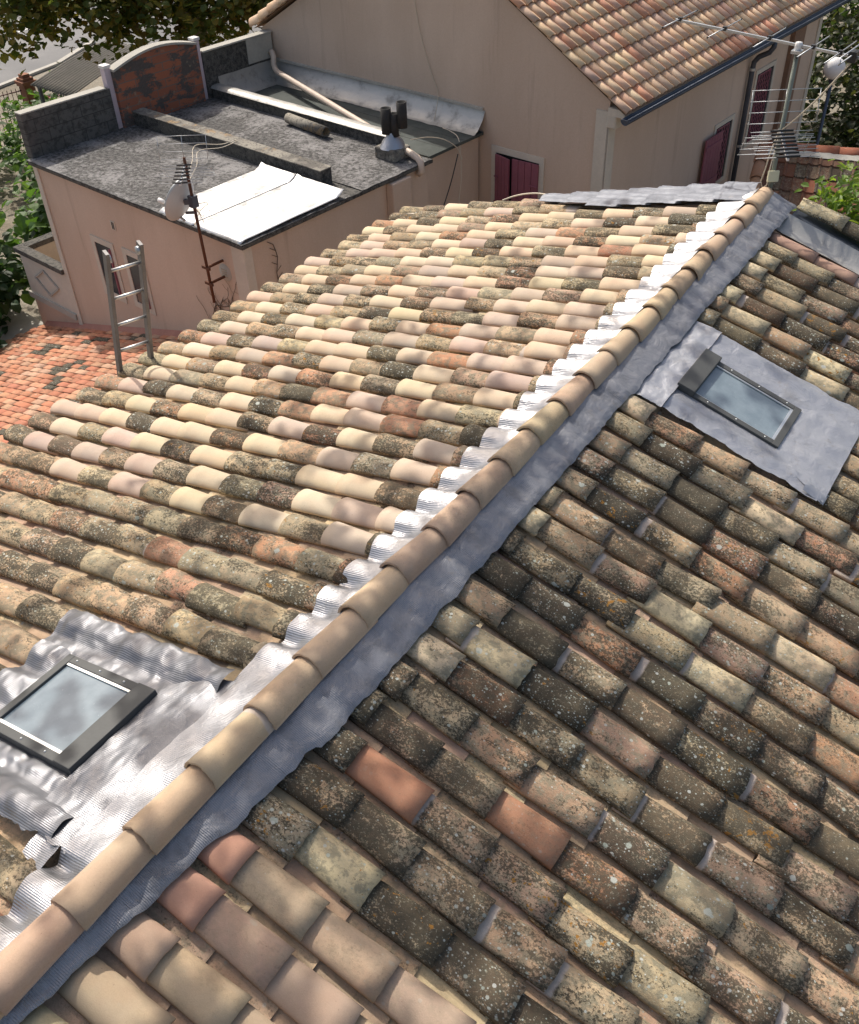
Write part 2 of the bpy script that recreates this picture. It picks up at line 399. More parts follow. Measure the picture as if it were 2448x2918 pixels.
PALE = [(.66, .535, .385), (.65, .525, .38), (.63, .50, .37), (.58, .47, .37), (.52, .425, .35), (.60, .47, .38), (.67, .56, .42), (.65, .535, .375)]
WEA = [(.36, .28, .18), (.39, .30, .19), (.40, .285, .185), (.34, .28, .19), (.42, .34, .22), (.42, .29, .185), (.36, .25, .175)]
WEAR = [(.40, .22, .13), (.42, .24, .15)]
RED = [(.44, .235, .155), (.42, .225, .145)]
BUFF = [(.47, .37, .25), (.44, .345, .24), (.43, .32, .24), (.49, .40, .265)]
def vary(c, a=.06):
    f = 1+random.uniform(-a, a); return tuple(max(.01, x*f*(1+random.uniform(-.03, .03))) for x in c)
def weathered(side):
    c = vary(random.choice(WEAR if random.random() < .16 else WEA), .14)
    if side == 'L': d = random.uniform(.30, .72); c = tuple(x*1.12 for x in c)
    else:
        d = random.uniform(.34, .88)
        if random.random() < .07: c = vary((.54, .45, .30), .1); d = random.uniform(.1, .35)
    return (*c, random.uniform(.82, 1.)), (d, random.choice((.1, .2, .35, .6, 1.)), random.uniform(0, 1)**3*.8, 1. if random.random() < .16 else 0.)

specs = []   # side, kind, args
seed = 1.0
SKY_L = (-1.62, -.17, -7.80, -6.62); SKY_R = (.02, 1.60, -2.84, -1.72)
for j in range(0, 40):
    yc = Y0L - j*QL
    t = 4.49 + random.uniform(-.05, .05); E = .345; k = 0; prev = 'w'
    while t > .30:
        L = .455 + random.uniform(-.01, .01); up_t = max(t-L, .13); lo = t; seed += 1.37
        t -= E*random.uniform(.93, 1.07); ctr = (up_t+lo)/2
        kind = 'w'
        if j <= 23:
            pr = .12 if k == 0 else (.80 if prev == 'w' else .16)
            if j < 2: pr *= .3
            if random.random() < pr: kind = 'p'
        elif j == 24: kind = 'p' if (k % 2 and k > 1) else 'w'
        elif j == 28 and k == 0: pass
        if kind == 'w' and random.random() < .022: kind = 'r'
        if j == 27 and abs(ctr-3.55) < .18: kind = 'r'
        prev = kind; k += 1
        if SKY_L[0] < -ctr < SKY_L[1] and SKY_L[2] < yc < SKY_L[3]: continue
        if j < 2 and ctr < 2.35 and j == 0: continue
        if j == 1 and ctr < 2.0: continue
        specs.append(('L', kind, up_t, lo-up_t, yc, seed, (j, k)))
for j in range(-26, 12):
    yc = YR - j*QR
    if yc > .18 or yc < -9.3: continue
    t = .43 + random.uniform(-.09, .16)
    if j == 0: t = .43
    if j == 3: t = .36
    E = .38; k = 0
    while t < 4.9:
        L = .475 + random.uniform(-.012, .012); lo = t; up_t = max(lo-L, .06); seed += 1.37
        t += E*random.uniform(.95, 1.05); ctr = (up_t+lo)/2
        kind = 'w'
        if yc < -7.3: kind = 'b'
        elif random.random() < .008: kind = 'r'
        if j == 0: kind = 'r' if k == 1 else 'w'
        if j in (3, 4) and k == 0: kind = 'r'
        k += 1
        if SKY_R[0] < ctr < SKY_R[1] and SKY_R[2] < yc < SKY_R[3]: continue
        specs.append(('R', kind, up_t, lo-up_t, yc, seed, (j, k-1)))

slopes = {}
for side, P, lab in (('L', PL, 'sunlit roof slope with many pale new tiles among weathered ones'), ('R', PR, 'darker roof slope of lichen covered tiles')):
    # pan tiles: troughs lying between the cover rows, one mesh with the boarding below
    mb = MB(); q = QL if side == 'L' else QR
    rows = sorted({s[4] for s in specs if s[0] == side})
    y_lo, y_hi = min(rows)-.2, max(rows)+.12
    tmax = 4.44 if side == 'L' else 4.9
    def under(u, v, P=P, tmax=tmax): return P(.02+(tmax-.05)*u, y_lo+(y_hi-y_lo)*v, -.045)
    dk = MB(); dk.grid(under, 6, 24, smooth=False)
    slopes[side] = dk.build('roof_slope', 'deck', house); slopes[side]['label'] = lab
    for yc in rows:
        ym = yc - q/2; t = .05; seed += 2.1
        while t < tmax-.1:
            L = min(.44, tmax+.03-t); seed += 1.3
            c = vary(random.choice(((.58, .45, .29), (.50, .37, .25), (.42, .31, .22), (.50, .35, .25))), .1)
            w = random.choice((.2, .4, .7))
            na = 5; vs = []; tu = []
            for i in (0, 1):
                for a in range(na+1):
                    ww = (a/na-.5)*2
                    vs.append(P(t+L*i, ym+ww*.098, -.018+.034*ww*ww+.018*i-.003)); tu.append((L*i, ww*.1, seed))
            top = len(vs)
            for a in range(na+1):      # front lip of the pan tile
                ww = (a/na-.5)*2; vs.append(P(t+L, ym+ww*.098, -.018+.034*ww*ww+.015-.018)); tu.append((L+.01, ww*.1, seed))
            fs = [(a, a+1, na+2+a, na+1+a) for a in range(na)] + [(na+1+a, na+2+a, top+a+1, top+a) for a in range(na)]
            mb.add(vs, fs, tu, (*c, w), (.38, .2, .05, 0), smooth=False)
            t += .36*random.uniform(.96, 1.04)
    tag(mb.build('pan_tile', 'clay', slopes[side], fix=False), 'channel tiles lying between the cover rows', kind='stuff')

tiles = []
for side, kind, t0, L, yc, sd, idx in specs:
    P = PL if side == 'L' else PR
    near = None
    c = P(t0+L*.6, yc, .06); pr = project(c); size = 0
    if pr and infr(c, 40): size = 1/pr[2]**2
    tiles.append((size, side, kind, t0, L, yc, sd, idx))
tiles.sort(key=lambda a: -a[0])
NAMES = {'p': 'pale_tile', 'w': 'weathered_tile', 'r': 'terracotta_tile', 'b': 'buff_tile'}
count = {}; rest = {'L': MB(), 'R': MB()}
for size, side, kind, t0, L, yc, sd, idx in tiles:
    P = PL if side == 'L' else PR
    key = (side, kind); count[key] = count.get(key, 0)+1
    own = size > 0 and count[key] <= 98
    mb = MB() if own else rest[side]
    random.seed(int(sd*1000))
    yaw = random.gauss(0, .016); dy = random.gauss(0, .005); dh = random.uniform(-.002, .005); rag = 0; th = .013
    if kind == 'p': tint = (*[x*.91 for x in vary(random.choice(PALE))], random.choice((0, 0, .03, .08))); wx = (.3, .1, 0, 0)
    elif kind == 'b': tint = (*vary(random.choice(BUFF)), random.choice((.06, .14, .25))); wx = (.36, .1, .1, 0); rag = .003
    elif kind == 'r': tint = (*vary(random.choice(RED)), random.choice((.35, .55, .7))); wx = (.40, .3, .1, 0)
    else: tint, wx = weathered(side); rag = .0075; yaw *= 1.9; dy *= 1.8; th = .015
    if side == 'R' and kind == 'r':
        if idx[0] == 0: tint = (.42, .21, .13, .12)
        elif idx[0] in (3, 4): tint = (.45, .26, .19, .03)
    s = 1.0 if kind != 'w' else random.uniform(.95, 1.04)
    kw = dict(hw0=.088*s, hw1=.110*s, hh0=.054*s, hh1=.068*s, tilt=.026)
    if side == 'R': kw = dict(hw0=.094*s, hw1=.110*s, hh0=.054*s, hh1=.064*s, tilt=.030)
    n = (12, 5) if size > 1/60 else (8, 4)
    tile(mb, P, t0, L, yc+dy, seed=sd, tint=tint, wx=wx, na=n[0], nl=n[1], yaw=yaw, dh=dh, rag=rag, th=th, **kw)
    if own: mb.build(NAMES[kind], 'clay', slopes[side], fix=False)
for side in 'LR':
    tag(rest[side].build('cover_tile', 'clay', slopes[side], fix=False), kind='stuff')
random.seed(11)

# ridge caps, bedded in mortar
def zr(y): return -.00825*min(y, 0)*.8
def PRG(t, y, h): return Vector((y, -t, zr(-t)-.128+h))     # t runs towards the camera (-Y)
mb = MB(); mb.grid(lambda u, v: Vector(((v-.5)*.15, .75-9.6*u, zr(.75-9.6*u)-.165+.055*math.sin(math.pi*v)+.006*nz(u*60, v*3))), 120, 6)
mb.build('ridge_mortar', 'mortar', house)
for i in range(-2, 24):
    t = i*.40-.50+random.uniform(-.008, .008); seed += 1.37
    if i == -2: t0, L = -.84, .45-.0
    c = random.choice(((.53, .40, .28), (.51, .385, .275), (.50, .37, .27), (.54, .415, .285)))
    mb = MB()
    tile(mb, PRG, t if i > -2 else -.86, .50 if i > -2 else .47, random.gauss(0, .004), .090, .106, .098, .114, .022, seed, (*vary(c, .05), random.choice((.02, .08, .18))), (.30, .15, .15, 1. if i == 18 else 0), 16, 6, .014, random.gauss(0, .02), random.uniform(-.004, .006), .005)
    mb.build('ridge_tile', 'clay', house, fix=False)
# flashing strips along both sides of the ridge
def cov(dy, hw=.1, hh=.072): return hh*math.sqrt(max(0, 1-(dy/hw)**2)) if abs(dy) < hw else 0
def rowh(y, anchor, q, sm=.02, hw=.105):
    tot = 0
    for o in (-sm, 0, sm):
        d = (y+o-anchor) % q; d = min(d, q-d); tot += cov(d, hw)
    return tot/3
def stripL(u, v):
    y = .80-9.6*u; e = .285+.018*nz(y*3, 1)+.012*nz(y*11, 2); t = .03+(e-.03)*v
    a = min(1, v*1.6); h = .014+(.020+rowh(y, Y0L, QL))*a + (1-a)*.075 + .004*nz(y*9, t*14, 3) + .012*(1-a)
    if SKY_L[2]+.02 < y < SKY_L[3]+.15: h = h*(1-a) + a*(.085+.01*nz(y*5, t*5))
    return PL(t, y, h)
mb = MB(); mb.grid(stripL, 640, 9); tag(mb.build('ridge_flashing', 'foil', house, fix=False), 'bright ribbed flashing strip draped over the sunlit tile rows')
def stripR(u, v):
    y = .93-9.9*u; e = .283+.016*nz(y*2.3, 8)+.022*nz(y*6, 4)+.008*nz(y*19, 3)
    if y < -6.7: e -= .02+.09*(-6.7-y)
    t = .03+(e-.03)*v
    a = min(1, v*1.5); am = 1.0 if y > -6.8 else .75
    h = .020+(.060-.012*am+am*.55*rowh(y, YR, QR, .035, .125))*a+(1-a)*.085+.006*nz(y*8, t*10, 6)+.010*nz(y*19, t*4, 2)*a+.004*nz(y*40, t*9, 2)
    if v > .9: h += -.012*(v-.9)*10*am + .01*nz(y*14, 3)*(v-.9)*10
    if -2.89 < y < -1.75: h = h*.4+.055
    return PR(t, y, h)
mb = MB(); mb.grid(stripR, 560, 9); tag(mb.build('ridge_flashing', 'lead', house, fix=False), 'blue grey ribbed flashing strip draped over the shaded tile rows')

# skylights -------------------------------------------------------------
def skylight(P, x0, x1, y0, y1, hb, top, side, label):
    f = MB()
    w = .052
    up_w = .13
    def B(m_, a, b, c, d, h0, h1): m_.box(a, b, c, d, h0, h1, lambda x, y, h: P(x, y, h))
    B(f, x0, x0+up_w, y0, y1, hb, top+.012); B(f, x1-w, x1, y0, y1, hb, top)
    B(f, x0+up_w, x1-w, y0, y0+w, hb, top); B(f, x0+up_w, x1-w, y1-w, y1, hb, top)
    fo = f.build('skylight', 'frame', house, bevel=.004); fo['label'] = label
    g = MB(); B(g, x0+up_w, x1-w, y0+w, y1-w, top-.05, top-.016); g.build('glass_pane', 'glass', fo)
    for (a, b, c, d) in ((x0+up_w, x1-w, y1-w-.016, y1-w), (x0+up_w, x1-w, y0+w, y0+w+.008), (x1-w-.02, x1-w, y0+w+.01, y1-w-.018)):
        if side == 'L' and c == y0+w: d = c+.018
        if side == 'L' and a == x1-w-.02: continue
        g = MB(); B(g, a, b, c, d, top-.014, top-.006); g.build('trim_strip', 'palealu', fo)
    for k in range(3):
        for yy in (y0+w/2, y1-w/2):
            p = P(x0+up_w+(x1-x0-up_w)*(k+.5)/3, yy, top); g = MB(); g.lathe(p, ((.007, -.002), (.007, .002), (.004, .005), (0, .0055)), 8); g.build('rivet', 'palealu', fo)
    return fo
skylight(PL, .59, 1.32, -7.48, -6.90, -.02, .118, 'L', 'square skylight in the bright flashing at the left')
fo = skylight(PR, .49, 1.32, -2.61, -2.04, -.02, .080, 'R', 'narrow skylight in the dull flashing on the darker slope')
mb = MB(); mb.box(.485, .625, -2.615, -2.035, .07, .118, lambda x, y, h: PR(x, y, h)); mb.build('head_cover', 'frame', fo, bevel=.006)
def patch(mb, P, ta, tb, ya, yb, hf, nu, nv):
    def f(u, v):
        y = ya(u)*(1-v)+yb(u)*v if callable(ya) else ya+(yb-ya)*v
        t = ta+(tb-ta)*u
        return P(t, y, hf(t, y, u, v))
    return mb.grid(f, nu, nv)
wr = lambda t, y, a=.006: a*nz(t*9, y*9, 4)+a*.5*nz(t*25, y*21, 7)
mb = MB()   # left: apron towards the ridge
patch(mb, PL, .255, .585, lambda u: -7.80+.03*nz(u*5, 1)+.03*u, lambda u: -6.63-.19*u+.02*nz(u*6, 2), lambda t, y, u, v: .078+.024*min(1, u*3)+wr(t, y, .007)*min(1, u*3), 44, 70)
# far side, lapped up over one cover row with a creased free edge
patch(mb, PL, .30, 1.66, lambda u: -6.93+0*u, lambda u: -6.60+.025*nz(u*9, 3)+.012*nz(u*30, 5), lambda t, y, u, v: .060+.9*rowh(y, Y0L, QL, .03)*min(1, v*2.2)*(.6+.4*v)+wr(t, y, .013)+.012*math.sin(t*26)*v*v, 80, 26)
patch(mb, PL, .36, 1.62, lambda u: -7.80+.03*nz(u*8, 13)+.012*nz(u*30, 6), lambda u: -7.46+0*u, lambda t, y, u, v: .060+.9*rowh(y, Y0L, QL, .03)*min(1, (1-v)*2.2)+wr(t, y, .013), 70, 26)
patch(mb, PL, 1.30, 1.60, lambda u: -7.62+.02*u, lambda u: -6.86-.02*u, lambda t, y, u, v: .050+.9*rowh(y, Y0L, QL, .03)*min(1, u*2)+wr(t, y, .014), 20, 50)
tag(mb.build('skylight_flashing', 'apron', house, fix=False), 'crumpled bright flashing sheet round the left skylight')
mb = MB(); patch(mb, PL, .30, .47, lambda u: -7.93+.05*u, lambda u: -7.78+.02*u, lambda t, y, u, v: .075+.02*(v-.5)+wr(t, y, .01), 10, 8)
mb.build('flashing_offcut', 'foil', house, fix=False)
mb = MB()
flat = lambda t, y, k: .058+.42*rowh(y, YR, QR, .05)*k+wr(t, y, .004)
patch(mb, PR, .27, .50, lambda u: -2.93+.01*nz(u*6, 2), lambda u: -1.68+.0*u, lambda t, y, u, v: .065+.01*math.sin(y*24)*(.4+u)+.03*u+wr(t, y, .008), 16, 70)
patch(mb, PR, .50, 1.72, lambda u: -2.06+0*u, lambda u: -1.69+.05*u+.03*nz(u*7, 7)+.012*nz(u*23, 4), lambda t, y, u, v: flat(t, y, min(1, v*2)), 60, 18)
patch(mb, PR, .50, 1.72, lambda u: -2.91+.03*nz(u*7, 9)+.012*nz(u*23, 5), lambda u: -2.60+0*u, lambda t, y, u, v: flat(t, y, min(1, (1-v)*2)), 60, 18)
patch(mb, PR, 1.31, 1.76, lambda u: -2.72-.18*u, lambda u: -1.98+.31*u, lambda t, y, u, v: flat(t, y, min(1, u*1.6))+.006, 24, 44)
tag(mb.build('skylight_flashing', 'dulllead', house, fix=False), 'dull grey flashing sheet round the right skylight')
mb = MB(); patch(mb, PR, 1.60, 1.77, lambda u: -2.90-.0*u, lambda u: -2.78+.0*u, lambda t, y, u, v: .09+.02*math.sin(v*3)-.03*u+wr(t, y, .01), 8, 8); mb.build('flashing_offcut', 'dulllead', house, fix=False)

# far verge: overlapping zinc pieces on the left slope
edges = [.10, .36, .74, 1.06, 1.38, 1.72, 2.06, 2.42]
for i in range(len(edges)-1):
    a, b = edges[i], edges[i+1]
    mb = MB(); patch(mb, PL, a-.02, b+.05, lambda u: .53+.015*nz(u*5+i, 3)+(.0 if i < 5 else .09*(i-4)), lambda u: 1.03+.01*nz(u*4, i), lambda t, y, u, v: .030+.03*u+.022+.75*rowh(y, Y0L, QL, .045, .12)+wr(t, y, .006), 14, 34)
    mb.build('verge_flashing', 'vergelead', house, fix=False)
# right side far verge: pinkish border tiles, lead gutter, raised edge wall with its own row of cover tiles
g = MB()
g.grid(lambda u, v: PR(.20+4.5*u, .38+.33*v, [.05, -.005, -.01, -.005, .09][int(round(v*4))]+.006*nz(u*40, v*4)), 60, 4)
tag(g.build('valley_gutter', 'agedalu', house, fix=False), 'lead lined gutter along the far end of the roof')
g = MB(); g.box(.30, 4.6, .72, 1.12, -.25, .065, lambda x, y, h: PR(x, y, h)); g.build('verge_upstand', 'zinc', house)
for k in range(6):
    mb = MB(); seed += 1.37; tile(mb, PR, .26+k*.40, .46, .30, .075, .09, .045, .055, .016, seed, (*vary((.46, .30, .22), .1), .12), (.35, .2, .1, 1. if k == 2 else 0), 10, 4)
    mb.build('border_tile', 'clay', house, fix=False)
for k in range(7):
    mb = MB(); seed += 1.37; tint, wx = weathered('R'); tile(mb, PR, .30+k*.37, .46, .95, .105, .125, .07, .085, .022, seed, tint, wx, 10, 4, .015, 0, .10, .01)
    mb.build('verge_tile', 'clay', house, fix=False)
# walls under the eaves
mb = MB()
for (x0, x1, y0, y1) in ((-4.15, 4.6, -9.2, .88),):
    pts = [(x0, -1.32), (0, -.30), (x1, -1.85), (x1, -6.5), (x0, -6.5)]
    mb.prism([Vector((x, y0, z)) for x, z in pts], (0, y1-y0, 0))
mb.build('wall', 'stucco', house)
mb = MB(); mb.prism([Vector((-4.44, .9, -1.20)), Vector((-4.12, .9, -1.13)), Vector((-4.12, .9, -1.33)), Vector((-4.44, .9, -1.32))], (0, -10, .24)); mb.build('eaves_cornice', 'trim', house)

# ================================================================ neighbour frame
A0 = Vector((-6.9608, .4335, 0)); U = Vector((-.99168, .12876, 0)); Vv = Vector((.12876, .99168, 0))
def N(s, v, z): return A0 + U*s + Vv*v + Vector((0, 0, z))
def NB(s, v, z): return N(s + .03*(v-5.65), v, z)
GZ = -6.5

# ---------------------------------------------------------------- annex with flat roofs
annex = thing('flat_roofed_annex', N(2.7, 2.5, GZ), 'low pink rendered annex with grey flat roofs and brick parapet arch', 'building')
mb = MB(); mb.box(0, 5.42, 0, 4.0, GZ, -2.06, N); mb.box(.20, 5.42, 4.0, 5.60, GZ, -2.10, N); mb.build('wall', 'stucco', annex)
for (x0, x1, y0, y1) in ((5.30, 5.435, -.025, .1), (.0, .25, -.03, .0), ):
    mb = MB(); mb.box(x0, x1, y0, y1, GZ, -2.07, N); mb.build('corner_trim', 'trim', annex)
mb = MB(); mb.box(-.03, .0, -.03, .12, GZ, -2.07, N); mb.build('corner_trim', 'trim', annex)
mb = MB(); mb.box(-.16, 0, 2.98, 3.42, GZ, -2.09, N); mb.build('pilaster', 'stucco', annex, bevel=.02)
# roof decks: bay 1, bay 2, felt bay
def deckf(s0, s1, v0, v1, z, amp): return lambda u, v: N(s0+(s1-s0)*u, v0+(v1-v0)*v, z+amp*nz(u*9, v*9))
mb = MB(); mb.grid(deckf(-.09, 5.46, -.09, 2.10, -2.0, .012), 30, 16); mb.grid(deckf(-.09, 5.46, 2.36, 3.98, -2.0, .012), 30, 12); mb.build('roof_screed', 'screed', annex, solid=.0)
mb = MB(); mb.box(-.09, 5.44, -.09, 4.04, -2.075, -2.012, N); mb.build('roof_slab', 'oldconcrete', annex, bevel=.01)
mb = MB(); mb.box(.10, 5.42, 4.16, 5.62, -2.10, -2.05, N); mb.build('felt_roof', 'felt', annex)
for v in (4.62, 5.1):
    mb = MB(); mb.box(.11, 5.4, v, v+.006, -2.05, -2.046, N); mb.build('felt_seam', 'oldconcrete', annex)
mb = MB(); mb.box(.55, 5.42, 2.11, 2.35, -2.02, -1.775, N); o = mb.build('divider_wall', 'oldconcrete', annex, bevel=.01)
mb = MB(); mb.box(.54, 5.42, 2.10, 2.36, -1.775, -1.755, N); mb.build('wall_cap', 'coping', o, bevel=.008)
mb = MB(); mb.box(.72, 5.42, 3.96, 4.14, -2.02, -1.80, N); o = mb.build('divider_wall', 'oldconcrete', annex, bevel=.01)
for k in range(6):
    a = .74+k*.78; mb = MB(); mb.grid(lambda u, v: N(a+.79*u, 3.93+.27*v, -1.785+.014*math.sin(v*3.14)+.006*nz(u*3+k, v*2)-(.03 if v in (0, 1) else 0)), 6, 6); mb.build('wall_cap', 'agedalu', o, fix=False)
# left parapet
mb = MB(); mb.box(5.42, 5.60, .02, 1.78, -2.02, -1.29, N, (1, 2)); mb.build('parapet', 'block', annex, bevel=.01)
mb = MB(); mb.box(5.41, 5.61, .015, 1.70, -1.288, -1.262, N); mb.build('parapet_coping', 'limestone', annex, bevel=.008)
arch = []
for k in range(17):
    q = k/16; v = 1.90+1.86*q; z = -1.06+.03*q + .185*math.sin(math.pi*(q*.93+.02)); arch.append((v, z))
mb = MB(); poly = [N(5.40, v, z) for v, z in arch] + [N(5.40, 3.76, -2.01), N(5.40, 1.90, -2.01)]
tv = [(v, z, 0) for v, z in arch] + [(3.76, -2.01, 0), (1.90, -2.01, 0)]
mb.prism(poly, U*.14, tv); mb.build('brick_arch', 'hbrick', annex)
mb = MB()
for k in range(16):
    (v0, z0), (v1, z1) = arch[k], arch[k+1]
    vs = [N(s, v, z+dz) for v, z in ((v0, z0), (v1, z1)) for s, dz in ((5.37, .002), (5.57, .002), (5.57, .04), (5.37, .04))]
    mb.add(vs, [(0, 1, 5, 4), (1, 2, 6, 5), (2, 3, 7, 6), (3, 0, 4, 7)] + ([(0, 3, 2, 1)] if k == 0 else []) + ([(4, 5, 6, 7)] if k == 15 else []))
mb.build('arch_coping', 'limestone', annex)
for v, zt in ((1.78, -.93), (3.76, -.90)):
    mb = MB(); mb.box(5.47, 5.60, v, v+.12, -2.02, zt-.05, N); o = mb.build('parapet_post', 'postpink', annex, bevel=.006)
    mb = MB(); mb.box(5.455, 5.615, v-.015, v+.135, zt-.05, zt, N); mb.build('post_cap', 'white', o, bevel=.006)
mb = MB(); mb.box(5.44, 5.60, 3.88, 5.62, -2.06, -1.18, N, (1, 2)); mb.build('parapet', 'oldconcrete', annex, bevel=.01)
mb = MB(); mb.box(5.42, 5.62, 3.885, 5.62, -1.178, -1.145, N); mb.build('parapet_coping', 'limestone', annex, bevel=.008)
mb = MB(); mb.box(5.425, 5.438, 4.95, 5.60, -1.62, -1.18, N); mb.build('render_patch', 'limestone', annex)
# curved aluminium flashings on the felt bay
def curl(s0, s1, k):
    mb = MB(); mb.grid(lambda u, v: N(s0+(s1-s0)*u, 5.645-.30*(v**1.3), -1.70-.34*(1-(1-v)**1.35)+.010*nz(u*4+k*3, v*5)), 8, 10)
    return mb.build('wall_flashing', 'agedalu', annex, fix=False)
for k in range(7): curl(5.42-k*.76, 5.42-(k+1)*.76-.01, k)
mb = MB(); mb.box(.12, 5.42, 5.61, 5.648, -1.685, -1.645, N); mb.build('flashing_cap', 'limestone', annex)
mb = MB(); mb.grid(lambda u, v: N(5.435-.30*v**1.6, 4.16+1.46*u, -1.66-.38*(1-(1-v)**1.8)+.008*nz(u*5, v*5)), 20, 8); mb.build('wall_flashing', 'agedalu', annex, fix=False)
# double flue with foil collar
fl = MB(); fl.box(.28, .74, 3.52, 3.92, -2.02, -1.82, N); fo = fl.build('flue_base', 'coping', annex, bevel=.03)
mb = MB(); c0 = N(.50, 3.72, -1.84); mb.lathe(c0, ((.22, 0), (.17, .10), (.10, .17), (.075, .24)), 12)
for i, v in enumerate(mb.V): mb.V[i] = (v[0]+.02*nz(v[0]*9, v[1]*9, v[2]*9), v[1]+.02*nz(v[1]*8, v[2]*9), v[2]+.012*nz(v[0]*11, v[1]*7))
mb.build('foil_collar', 'foil', fo)
for s, v, z0, z1 in ((.56, 3.66, -1.62, -1.22), (.34, 3.80, -1.52, -1.12), (.45, 3.73, -1.66, -1.30)):
    r = .085 if s != .45 else .07
    mb = MB(); mb.lathe(N(s, v, 0), ((0, z0), (r, z0), (r, z1), (r*.86, z1), (r*.86, z0+.05), (0, z0+.05)), 16); mb.build('flue_pipe', 'soot', fo)
# beige drain pipe running across the felt bay
mb = MB(); mb.tube([N(5.42, 5.52, -1.52), N(5.34, 5.5, -1.50), N(5.28, 5.47, -1.56), N(5.27, 5.44, -1.70), N(5.2, 5.40, -1.76), N(5.05, 5.33, -1.79), N(3.2, 4.75, -1.83), N(1.2, 4.10, -1.86), N(.2, 3.80, -1.90), N(-.02, 3.74, -1.92), N(-.10, 3.72, -1.97), N(-.13, 3.71, -2.10), N(-.05, 3.71, -2.16)], .055, 12)
mb.build('drain_pipe', 'pvc', annex)
# windows in the front wall
for (a, b, c, d) in ((4.16, 3.50, -3.0, -4.10), (3.25, 2.67, -2.98, -4.05)):
    f = MB(); w = .10; m0, m1 = b, a
    f.box(m0, m0+w, -.018, .0, d, c, N); f.box(m1-w, m1, -.018, .0, d, c, N); f.box(m0+w, m1-w, -.018, .0, c-w, c, N); f.box(m0+w, m1-w, -.018, .0, d, d+w, N)
    fo = f.build('window', 'trim', annex)
    g = MB(); g.box(m0+w, m1-w, -.006, -.001, d+w, c-w, N); g.build('pane', 'inner', fo)
    g = MB(); g.box(m0+w, m0+w+.03, -.05, -.006, d+w, c-w-.02, N); g.build('window_bar', 'shutter', fo)
mb = MB(); mb.box(3.28, 3.40, -.012, .0, -2.71, -2.56, N); vo = mb.build('wall_vent', 'trim', annex)
for s in (3.305, 3.345):
    mb = MB(); mb.box(s, s+.022, -.016, -.012, -2.695, -2.575, N); mb.build('vent_slot', 'black', vo)
mb = MB(); mb.lathe(N(.52, -.0, -2.62), ((0, .02), (.12, .018), (.14, .0)), 14, -Vv); vo = mb.build('wall_vent', 'limestone', annex)
for k in range(4):
    mb = MB(); mb.box(.46, .58, -.026, -.021, -2.68+k*.035, -2.665+k*.035, N); mb.build('vent_slot', 'mortar', vo)
# balcony parapet beside the left corner
mb = MB()
mb.box(5.43, 7.0, -.02, .08, -5.02, -4.12, N); mb.box(6.9, 7.0, .08, 1.1, -5.02, -4.12, N); mb.box(5.43, 6.9, 1.0, 1.1, -5.02, -4.12, N)
b0 = mb.build('balcony_wall', 'trim', annex)
mb = MB(); mb.box(5.43, 7.08, -.08, .12, -4.12, -4.02, N); mb.box(6.86, 7.08, .12, 1.14, -4.12, -4.02, N); mb.box(5.43, 6.86, .96, 1.14, -4.12, -4.02, N); mb.build('balcony_coping', 'oldconcrete', b0, bevel=.01)
mb = MB(); mb.box(5.43, 7.05, -.06, -.02, -5.06, -4.94, N); mb.build('balcony_moulding', 'limestone', b0)
mb = MB(); dm = [(6.22, -4.28), (6.62, -4.53), (6.22, -4.80), (5.82, -4.53)]
for i in range(4):
    (s0, z0), (s1, z1) = dm[i], dm[(i+1) % 4]; mb.bar(N(s0, -.035, z0), N(s1, -.035, z1), .035, .03, Vv)
mb.build('diamond_moulding', 'limestone', b0)
mb = MB(); mb.box(5.43, 7.0, 0, 1.1, GZ, -5.06, N); mb.build('balcony_base', 'stucco', b0)
# dry creeper on the front wall
cr = MB(); random.seed(5)
def twig(s, z, ang, L, r, depth):
    pts = [N(s, -.012, z)]
    for k in range(int(L/.07)):
        ang += random.gauss(0, .22); s += math.cos(ang)*.07; z += math.sin(ang)*.07; pts.append(N(s, -.012-.01*random.random(), z))
        if depth and random.random() < .38: twig(s, z, ang+random.choice((-1, 1))*random.uniform(.5, 1.2), L*random.uniform(.25, .5), r*.6, depth-1)
    if len(pts) > 1: cr.tube(pts, r, 4, False)
for s, z, a, L in ((1.15, -3.95, 2.1, 1.5), (1.2, -3.95, 2.55, 1.4), (1.1, -3.9, 2.9, 1.2), (1.2, -4.0, 1.8, 1.1), (1.3, -4.05, 3.1, .9), (.5, -3.6, 1.9, .7)): twig(s, z, a, L, .006, 2)
tag(cr.build('dry_creeper', 'stem', None, N(1.2, 0, -4)), 'leafless brown creeper clinging to the pink front wall', 'plant')
cr = MB(); random.seed(8)
pts = []
for k in range(9):
    pts.append(N(-.02, .55+.03*math.sin(k*1.3), -3.1+k*.11))
cr.tube(pts, .007, 4, False)
for k in range(2, 9):
    p = pts[k]; cr.tube([p, p+Vv*random.choice((-1, 1))*.10+Vector((0, 0, .07))], .005, 4, False)
tag(cr.build('dry_stalk', 'stem', None, pts[0]), 'single thin dry stalk against the pink wall under the metal sheet', 'plant')

# aluminium sheets lying on the annex corner
sheet = MB()
def sh(s0, s1):
    mb = MB(); mb.grid(lambda u, v: N(s0+(s1-s0)*u, -.07+2.08*v, -1.978+.008*nz(u*2+s0*3, v*3)+(.09*max(0, v-.94)/.06 if v > .94 else 0)-(.03 if v < .02 else 0)+(.02 if u in (0., 1.) else 0)), 10, 26)
    return mb
tag(sh(1.0, 1.82).build('roof_sheet', 'alu', None, N(1.5, 1, -1.96), fix=False, solid=.004), 'shiny aluminium sheet on the annex roof, the one nearer the satellite dish', 'metal sheet', 'aluminium sheets on the annex roof')
tag(sh(-.05, .98).build('roof_sheet', 'alu', None, N(.4, 1, -1.96), fix=False, solid=.004), 'shiny aluminium sheet on the annex roof overhanging its right corner', 'metal sheet', 'aluminium sheets on the annex roof')
